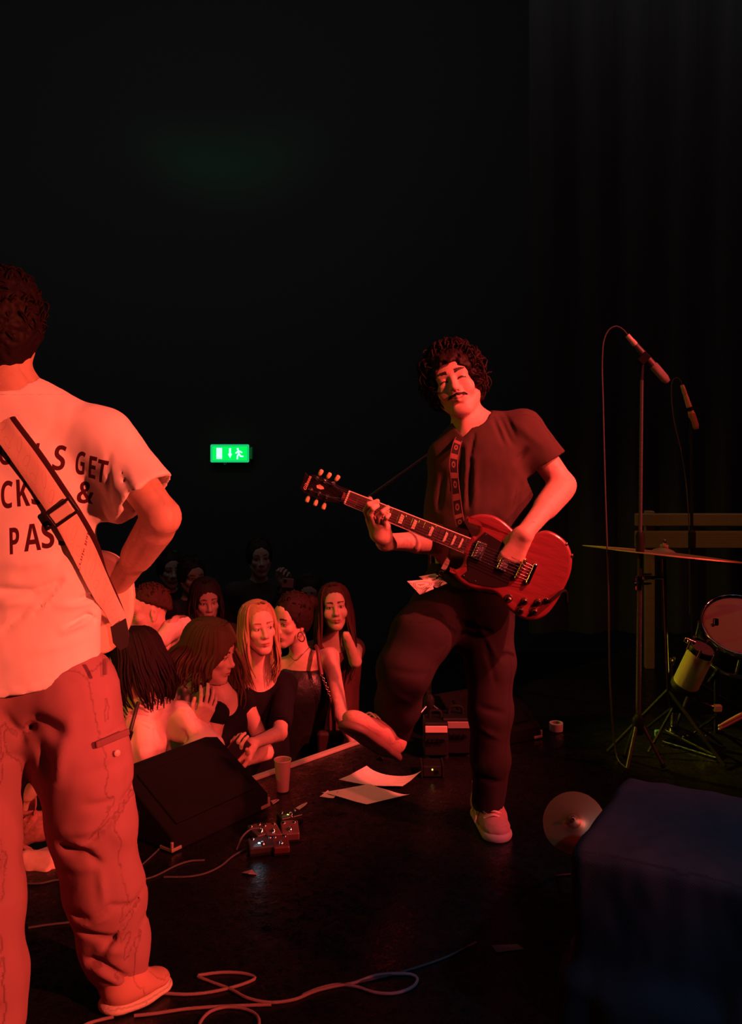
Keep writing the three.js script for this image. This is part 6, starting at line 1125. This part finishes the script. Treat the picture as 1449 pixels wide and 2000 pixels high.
// person in profile with brown hair
{
  const wr = P(390, 1418, 4.20), el = P(404, 1500, 4.26);
  const c = crowd({
    label: 'person in profile with wavy brown hair looking down, one hand raised under the hair', at: [413, 1274, 4.40], turn: [74, 10, 2], s: 0.97, body: 55, neck: [428, 1352, 4.43], shoulders: [[424, 1392, 4.30], [478, 1372, 4.60]],
    arms: [[el, wr], [P(520, 1470, 4.55), P(470, 1490, 4.40)]], face: { jaw: 0.82, brow: [0.05, 0.025, 0.02], lip: [0.46, 0.17, 0.15], browWide: 1.1 },
    hands: [[0, V(0.35, 0.9, 0.1), V(0.35, -0.1, 0.9), -1, [0.35, 0.30, 0.32, 0.38], { s: 0.98, spread: 0.16 }]],
    hair: (h, r) => longHair(h, { len: 0.20, n: 130, thick: 0.030, wave: 0.014, flare: 0.03, lockR: 1.15, faceW: 0.060, shape: (q, k, a) => { if (Math.abs(a) < 1.3 || a < 0) { q.x -= 0.075 * k; q.y += 0.05 * k * k; } if (a > 1.6) { q.y -= 0.10 * k; q.x += 0.035 * k; } } }), hairMat: hairMat(0.10, 0.06, 0.028),
    top: { mat: blackTop(), sleeve: 0, scoop: 0.09, name: 'black_top' },
  });
  const bt = thing('bracelet', 'shiny beaded bracelet on the raised wrist by the wedge monitor', 'bracelet', wr.clone()); for (let i = 0; i < 16; i++) { const g = i / 16 * 6.283; local('bead', new THREE.SphereGeometry(i % 4 ? 0.0042 : 0.0062, 8, 6).translate(Math.cos(g) * 0.031, -0.005 + 0.006 * Math.sin(g), Math.sin(g) * 0.031), i % 4 ? std(0.03, 0.02, 0.02, 0.3) : std(0.8, 0.55, 0.35, 0.3, { metalness: 0.6 }), bt); }
  void c;
}
// person in a strapless dress
{
  const c = crowd({
    label: 'person with dark pinned-up hair, hoop earring and black strapless dress', at: [569, 1209, 4.9], turn: [-40, 6, -6], s: 0.97, body: 4, neck: [588, 1288, 4.95], shoulders: [[522, 1304, 5.0], [645, 1282, 4.93]],
    arms: [[P(515, 1400, 4.95), P(540, 1470, 4.7)], [P(667, 1398, 4.78), P(700, 1470, 4.62)]], face: { jaw: 0.88, brow: [0.04, 0.02, 0.018], lip: [0.40, 0.13, 0.12], browWide: 1.15 },
    hair: (h) => shortHair(h, { thick: 0.009, low: -0.045, n: 50, lock: 0.016, amp: 0.003, freq: 50, faceW: 0.082, faceH: 0.112, faceY: -0.038, lockR: 0.7 }), hairMat: hairMat(0.022, 0.011, 0.010),
    top: { mat: std(0.012, 0.011, 0.012, 0.36, { bumpMap: scaled(grainCoarse, 6), bumpScale: 0.001 }), strapless: [600, 1319, 4.84], name: 'strapless_dress', ease: 0.016, long: -0.25, wrinkle: 0.003 },
  });
  part('earring', new THREE.TorusGeometry(0.022, 0.0034, 8, 26).applyMatrix4(new THREE.Matrix4().makeRotationFromQuaternion(c.h.q)).translate(...P(588, 1244, 4.82).toArray()), std(0.75, 0.5, 0.4, 0.25, { metalness: 0.8 }), c.t, 'large hoop earring');
  part('hair_bun', clothGeo(new Field().ell(c.h.p(0.02, 0.06, -0.115), [0.04, 0.038, 0.034], c.h.q, 0.01), boxOf([c.h.p(0.02, 0.06, -0.115)], 0.07), 0.004, (x, y, z) => 0.003 * nz(x * 50, y * 50, z * 50)), hairMat(0.022, 0.011, 0.010), c.t);
  part('necklace', tubeGeo([P(566, 1281, 4.84), P(578, 1290, 4.80), P(592, 1277, 4.80), P(606, 1262, 4.86)], 0.0016, 30, 6), std(0.2, 0.12, 0.1, 0.3, { metalness: 0.8 }), c.t);
  // bag hung from the shoulder on a leather strap with a chain
  const bc = P(652, 1425, 4.80), bag = thing('shoulder_bag', 'small dark bag on a leather strap and chain at the bare shoulder', 'bag', bc);
  local('bag_body', boxGeo(V(0, -0.06, 0), 0.16, 0.11, 0.05, 0.02), std(0.03, 0.012, 0.012, 0.5), bag);
  local('strap', tubeGeo([P(617, 1262, 4.93), P(621, 1272, 4.865), P(624, 1295, 4.84), P(628, 1318, 4.82)].map((p) => p.sub(bc)), 0.010, 20, 8), std(0.16, 0.05, 0.045, 0.5), bag);
  for (let i = 0; i < 11; i++) { const u = i / 10, p = P(lerp(628, 646, u), lerp(1318, 1362, u), 4.815).sub(bc); local('chain_link', new THREE.TorusGeometry(0.0062, 0.0018, 6, 12).rotateY(i % 2 ? 1.2 : 0.1).translate(p.x, p.y, p.z), std(0.85, 0.6, 0.4, 0.2, { metalness: 1 }), bag); }
  local('strap', tubeGeo([P(646, 1362, 4.815), P(650, 1385, 4.81), P(652, 1410, 4.80), P(652, 1430, 4.80)].map((p) => p.sub(bc)), 0.009, 14, 8), std(0.16, 0.05, 0.045, 0.5), bag);
}
// smirking person at the end of the row
{
  const c = crowd({
    label: 'person with very long auburn hair facing the stage, last of the front row', at: [653, 1184, 5.6], turn: [6, -6, 5], s: 0.97, body: 8, neck: [654, 1246, 5.64], shoulders: [[604, 1272, 5.66], [694, 1266, 5.66]],
    arms: [[P(598, 1370, 5.6), P(610, 1440, 5.45)], [P(694, 1292, 5.42), P(676, 1240, 5.36)]], face: { jaw: 0.86, brow: [0.06, 0.03, 0.02], smile: 0.35, browWide: 1.15, lip: [0.44, 0.16, 0.14] },
    hair: (h) => longHair(h, { len: 0.42, n: 130, thick: 0.009, front: 0.05, wave: 0.010, faceW: 0.062, faceH: 0.114, shape: (q, k, a) => { if (a > 0) { q.x += 0.02 * k; } else q.x -= 0.004 * k; } }), hairMat: hairMat(0.085, 0.03, 0.022),
    top: { mat: cloth(0.15, 0.05, 0.05), sleeve: 0.0, scoop: 0.07, name: 'dark_top' },
  });
  void c;
}
// person with black hair and cream jacket
{
  const c = crowd({
    label: 'person with straight black hair and pale hair clip in a cream jacket, turned away', at: [262, 1290, 4.25], turn: [-96, 16, 4], s: 0.98, body: -60, neck: [276, 1372, 4.28], shoulders: [[226, 1412, 4.34], [366, 1408, 4.22]],
    arms: [[P(190, 1500, 4.2), P(180, 1540, 4.0)], [P(404, 1462, 4.16), P(330, 1500, 4.02)]], face: { brow: [0.03, 0.02, 0.02], jaw: 0.88 }, cell: 0.004,
    hair: (h) => longHair(h, { len: 0.22, n: 120, thick: 0.017, wave: 0.005, flare: 0.02, shape: (q, k, a) => { q.x += 0.055 * k * (Math.abs(a) < 1.5 ? 1 : 0.4); } }), hairMat: hairMat(0.013, 0.007, 0.008, 0.36),
    top: { mat: cloth(0.70, 0.52, 0.42), sleeve: 1.9, high: true, name: 'jacket', ease: 0.030, wrinkle: 0.020, long: -0.02 },
  });
  part('hair_clip', boxGeo(c.h.p(-0.05, 0.09, 0.062), 0.014, 0.034, 0.012, 0.004, c.h.q.clone().multiply(new THREE.Quaternion().setFromEuler(new THREE.Euler(0, 0, 0.5)))), std(0.85, 0.65, 0.5, 0.3), c.t, 'pale hair clip');
  const bs = thing('crossbody_strap', 'thin black bag strap across the cream jacket of the black-haired person', 'strap', P(262, 1400, 4.05));
  part('strap', tubeGeo([P(270, 1372, 4.10), P(262, 1400, 4.045), P(254, 1430, 4.02), P(247, 1456, 4.02)], 0.008, 20, 8), std(0.02, 0.012, 0.012, 0.5), bs); part('slider', boxGeo(P(252, 1437, 4.012), 0.024, 0.04, 0.012, 0.004, new THREE.Quaternion().setFromEuler(new THREE.Euler(0, 0, -0.3))), rubber(), bs);
}
// person with short hair and hood, head bowed
crowd({
  label: 'person with short cropped hair and pale hood, head bowed behind the black-haired person', at: [290, 1194, 5.0], turn: [-62, 6, 8], s: 1.0, body: -40, wide: 1.0, slim: 1, neck: [322, 1272, 5.05], shoulders: [[276, 1310, 5.1], [384, 1290, 5.0]], cell: 0.004, face: { brow: [0.05, 0.025, 0.02], jaw: 1.05, wide: 0.98 },
  hair: (h) => shortHair(h, { thick: 0.006, low: 0.032, n: 160, lock: 0.016, amp: 0.003, freq: 70, lockR: 0.6, faceW: 0.085, faceH: 0.105, faceY: -0.04, eMin: 0.25 }), hairMat: hairMat(0.05, 0.02, 0.014, 0.55),
  top: { mat: cloth(0.66, 0.50, 0.42), sleeve: 1.9, high: true, name: 'hooded_top', ease: 0.024, wrinkle: 0.008, extra: [(f) => { f.chain([[P(302, 1262, 4.95), 0.03], [P(318, 1248, 4.92), 0.034], [P(336, 1228, 4.98), 0.042], [P(352, 1220, 5.08), 0.045]], 0.03); f.cap(P(352, 1222, 5.08), P(366, 1262, 5.04), 0.042, 0.05, 0.05); }] },
});
// people further back in the dark
const darkTop = (r, g, b) => ({ mat: cloth(r, g, b), sleeve: 1.9, high: true, name: 'dark_top', ease: 0.02, cell: 0.012 });
const back = [
  ['person with dark hair standing highest in the gloom at the back, phone arm raised', [507, 1090, 7.0], [14, -2, 2], (h) => shortHair(h, { thick: 0.014, n: 40, cell: 0.006, lock: 0.02 }), darkTop(0.06, 0.045, 0.045), [[null], [P(545, 1190, 6.85), P(556, 1146, 6.75)]]],
  ['person in dark clothes in the gloom behind the cropped-haired person, nearest the raised elbow', [375, 1126, 6.8], [30, 4, 0], (h) => shortHair(h, { thick: 0.014, n: 40, cell: 0.006, lock: 0.02 }), darkTop(0.03, 0.025, 0.03), null],
  ['person with dark hair just behind the brown-haired person in profile, facing the stage', [402, 1172, 6.2], [22, 6, 3], (h) => longHair(h, { len: 0.22, n: 60 }), darkTop(0.05, 0.035, 0.035), null],
  ['person half hidden by the forearm of the player in the white tee', [332, 1112, 7.3], [26, 2, 0], (h) => shortHair(h, { thick: 0.014, n: 40, cell: 0.006, lock: 0.02 }), darkTop(0.02, 0.02, 0.022), null],
  ['person with dark hair in the dark gap between the dress and the auburn hair', [604, 1160, 6.9], [0, 2, -2], (h) => longHair(h, { len: 0.25, n: 60 }), darkTop(0.015, 0.014, 0.016), null],
];
for (const [label, at, turn, hair, top, arms] of back) {
  const a2 = arms ? [undefined, arms[1]] : undefined;
  crowd({ label, at, turn, hair, hairMat: hairMat(0.03, 0.018, 0.014), top, arms: a2, cell: 0.005, s: 1.0, slim: 0.95, wide: 1.0, face: { skin: [0.42, 0.27, 0.21] }, hands: arms ? [[1, V(0.1, 1, 0.1), V(0.3, 0, -1), 1, [0.5, 0.55, 0.6, 0.6], {}]] : [] });
}
{
  const pc = P(562, 1139, 6.68), u = thing('phone', 'small phone held up in the dark at the back of the crowd', 'phone', pc), q = new THREE.Quaternion().setFromEuler(new THREE.Euler(0, 0.25, -0.12));
  local('case', new RoundedBoxGeometry(0.075, 0.062, 0.009, 3, 0.004).applyQuaternion(q), std(0.60, 0.22, 0.16, 0.45), u); local('camera_bump', new RoundedBoxGeometry(0.02, 0.02, 0.004, 2, 0.001).translate(-0.02, 0.014, 0.006).applyQuaternion(q), std(0.05, 0.03, 0.03, 0.2), u);
}
// person leaning on the stage, seen between the legs of the player in the white tee
{
  const c = crowd({
    label: 'person in a patterned jacket leaning on the stage, seen between rust trouser legs', at: [-150, 1390, 3.75], turn: [75, 12, 0], s: 0.98, body: 60, neck: [-150, 1475, 3.75], shoulders: [[-200, 1525, 3.72], [-90, 1515, 3.85]], cell: 0.005,
    arms: [[P(-60, 1720, 3.52), P(46, 1678, 3.30)], [P(10, 1660, 3.70), P(50, 1554, 3.58)]], face: { brow: [0.04, 0.02, 0.02] },
    hands: [[1, V(0.28, 0.9, 0.1), V(-0.55, 0.1, 0.8), 1, [0.42, 0.62, 0.68, 0.70], { spread: 0.05 }], [0, V(0.96, -0.06, 0.12), V(0.05, 0.80, 0.60), 1, [0.40, 0.50, 0.60, 0.66], { spread: 0.30, thumb: [[0.05, 0.045, -0.014], [0.066, 0.07, -0.02], [0.070, 0.095, -0.024]] }]],
    hair: (h) => longHair(h, { len: 0.2, n: 50 }), hairMat: hairMat(0.04, 0.02, 0.015),
    top: { mat: cloth(0.34, 0.15, 0.13, { map: (() => { const s = grain(128, 9, 0.9, 0.8, 0.4); return scaled(s, 4); })() }), sleeve: 1.92, high: true, name: 'jacket', ease: 0.026, wrinkle: 0.012, cell: 0.007, extra: [(f) => f.cap(P(10, 1625, 3.66), P(130, 1604, 3.70), 0.042, 0.050, 0.04)] },
  });
  void c;
}

renderer.render(scene, camera);
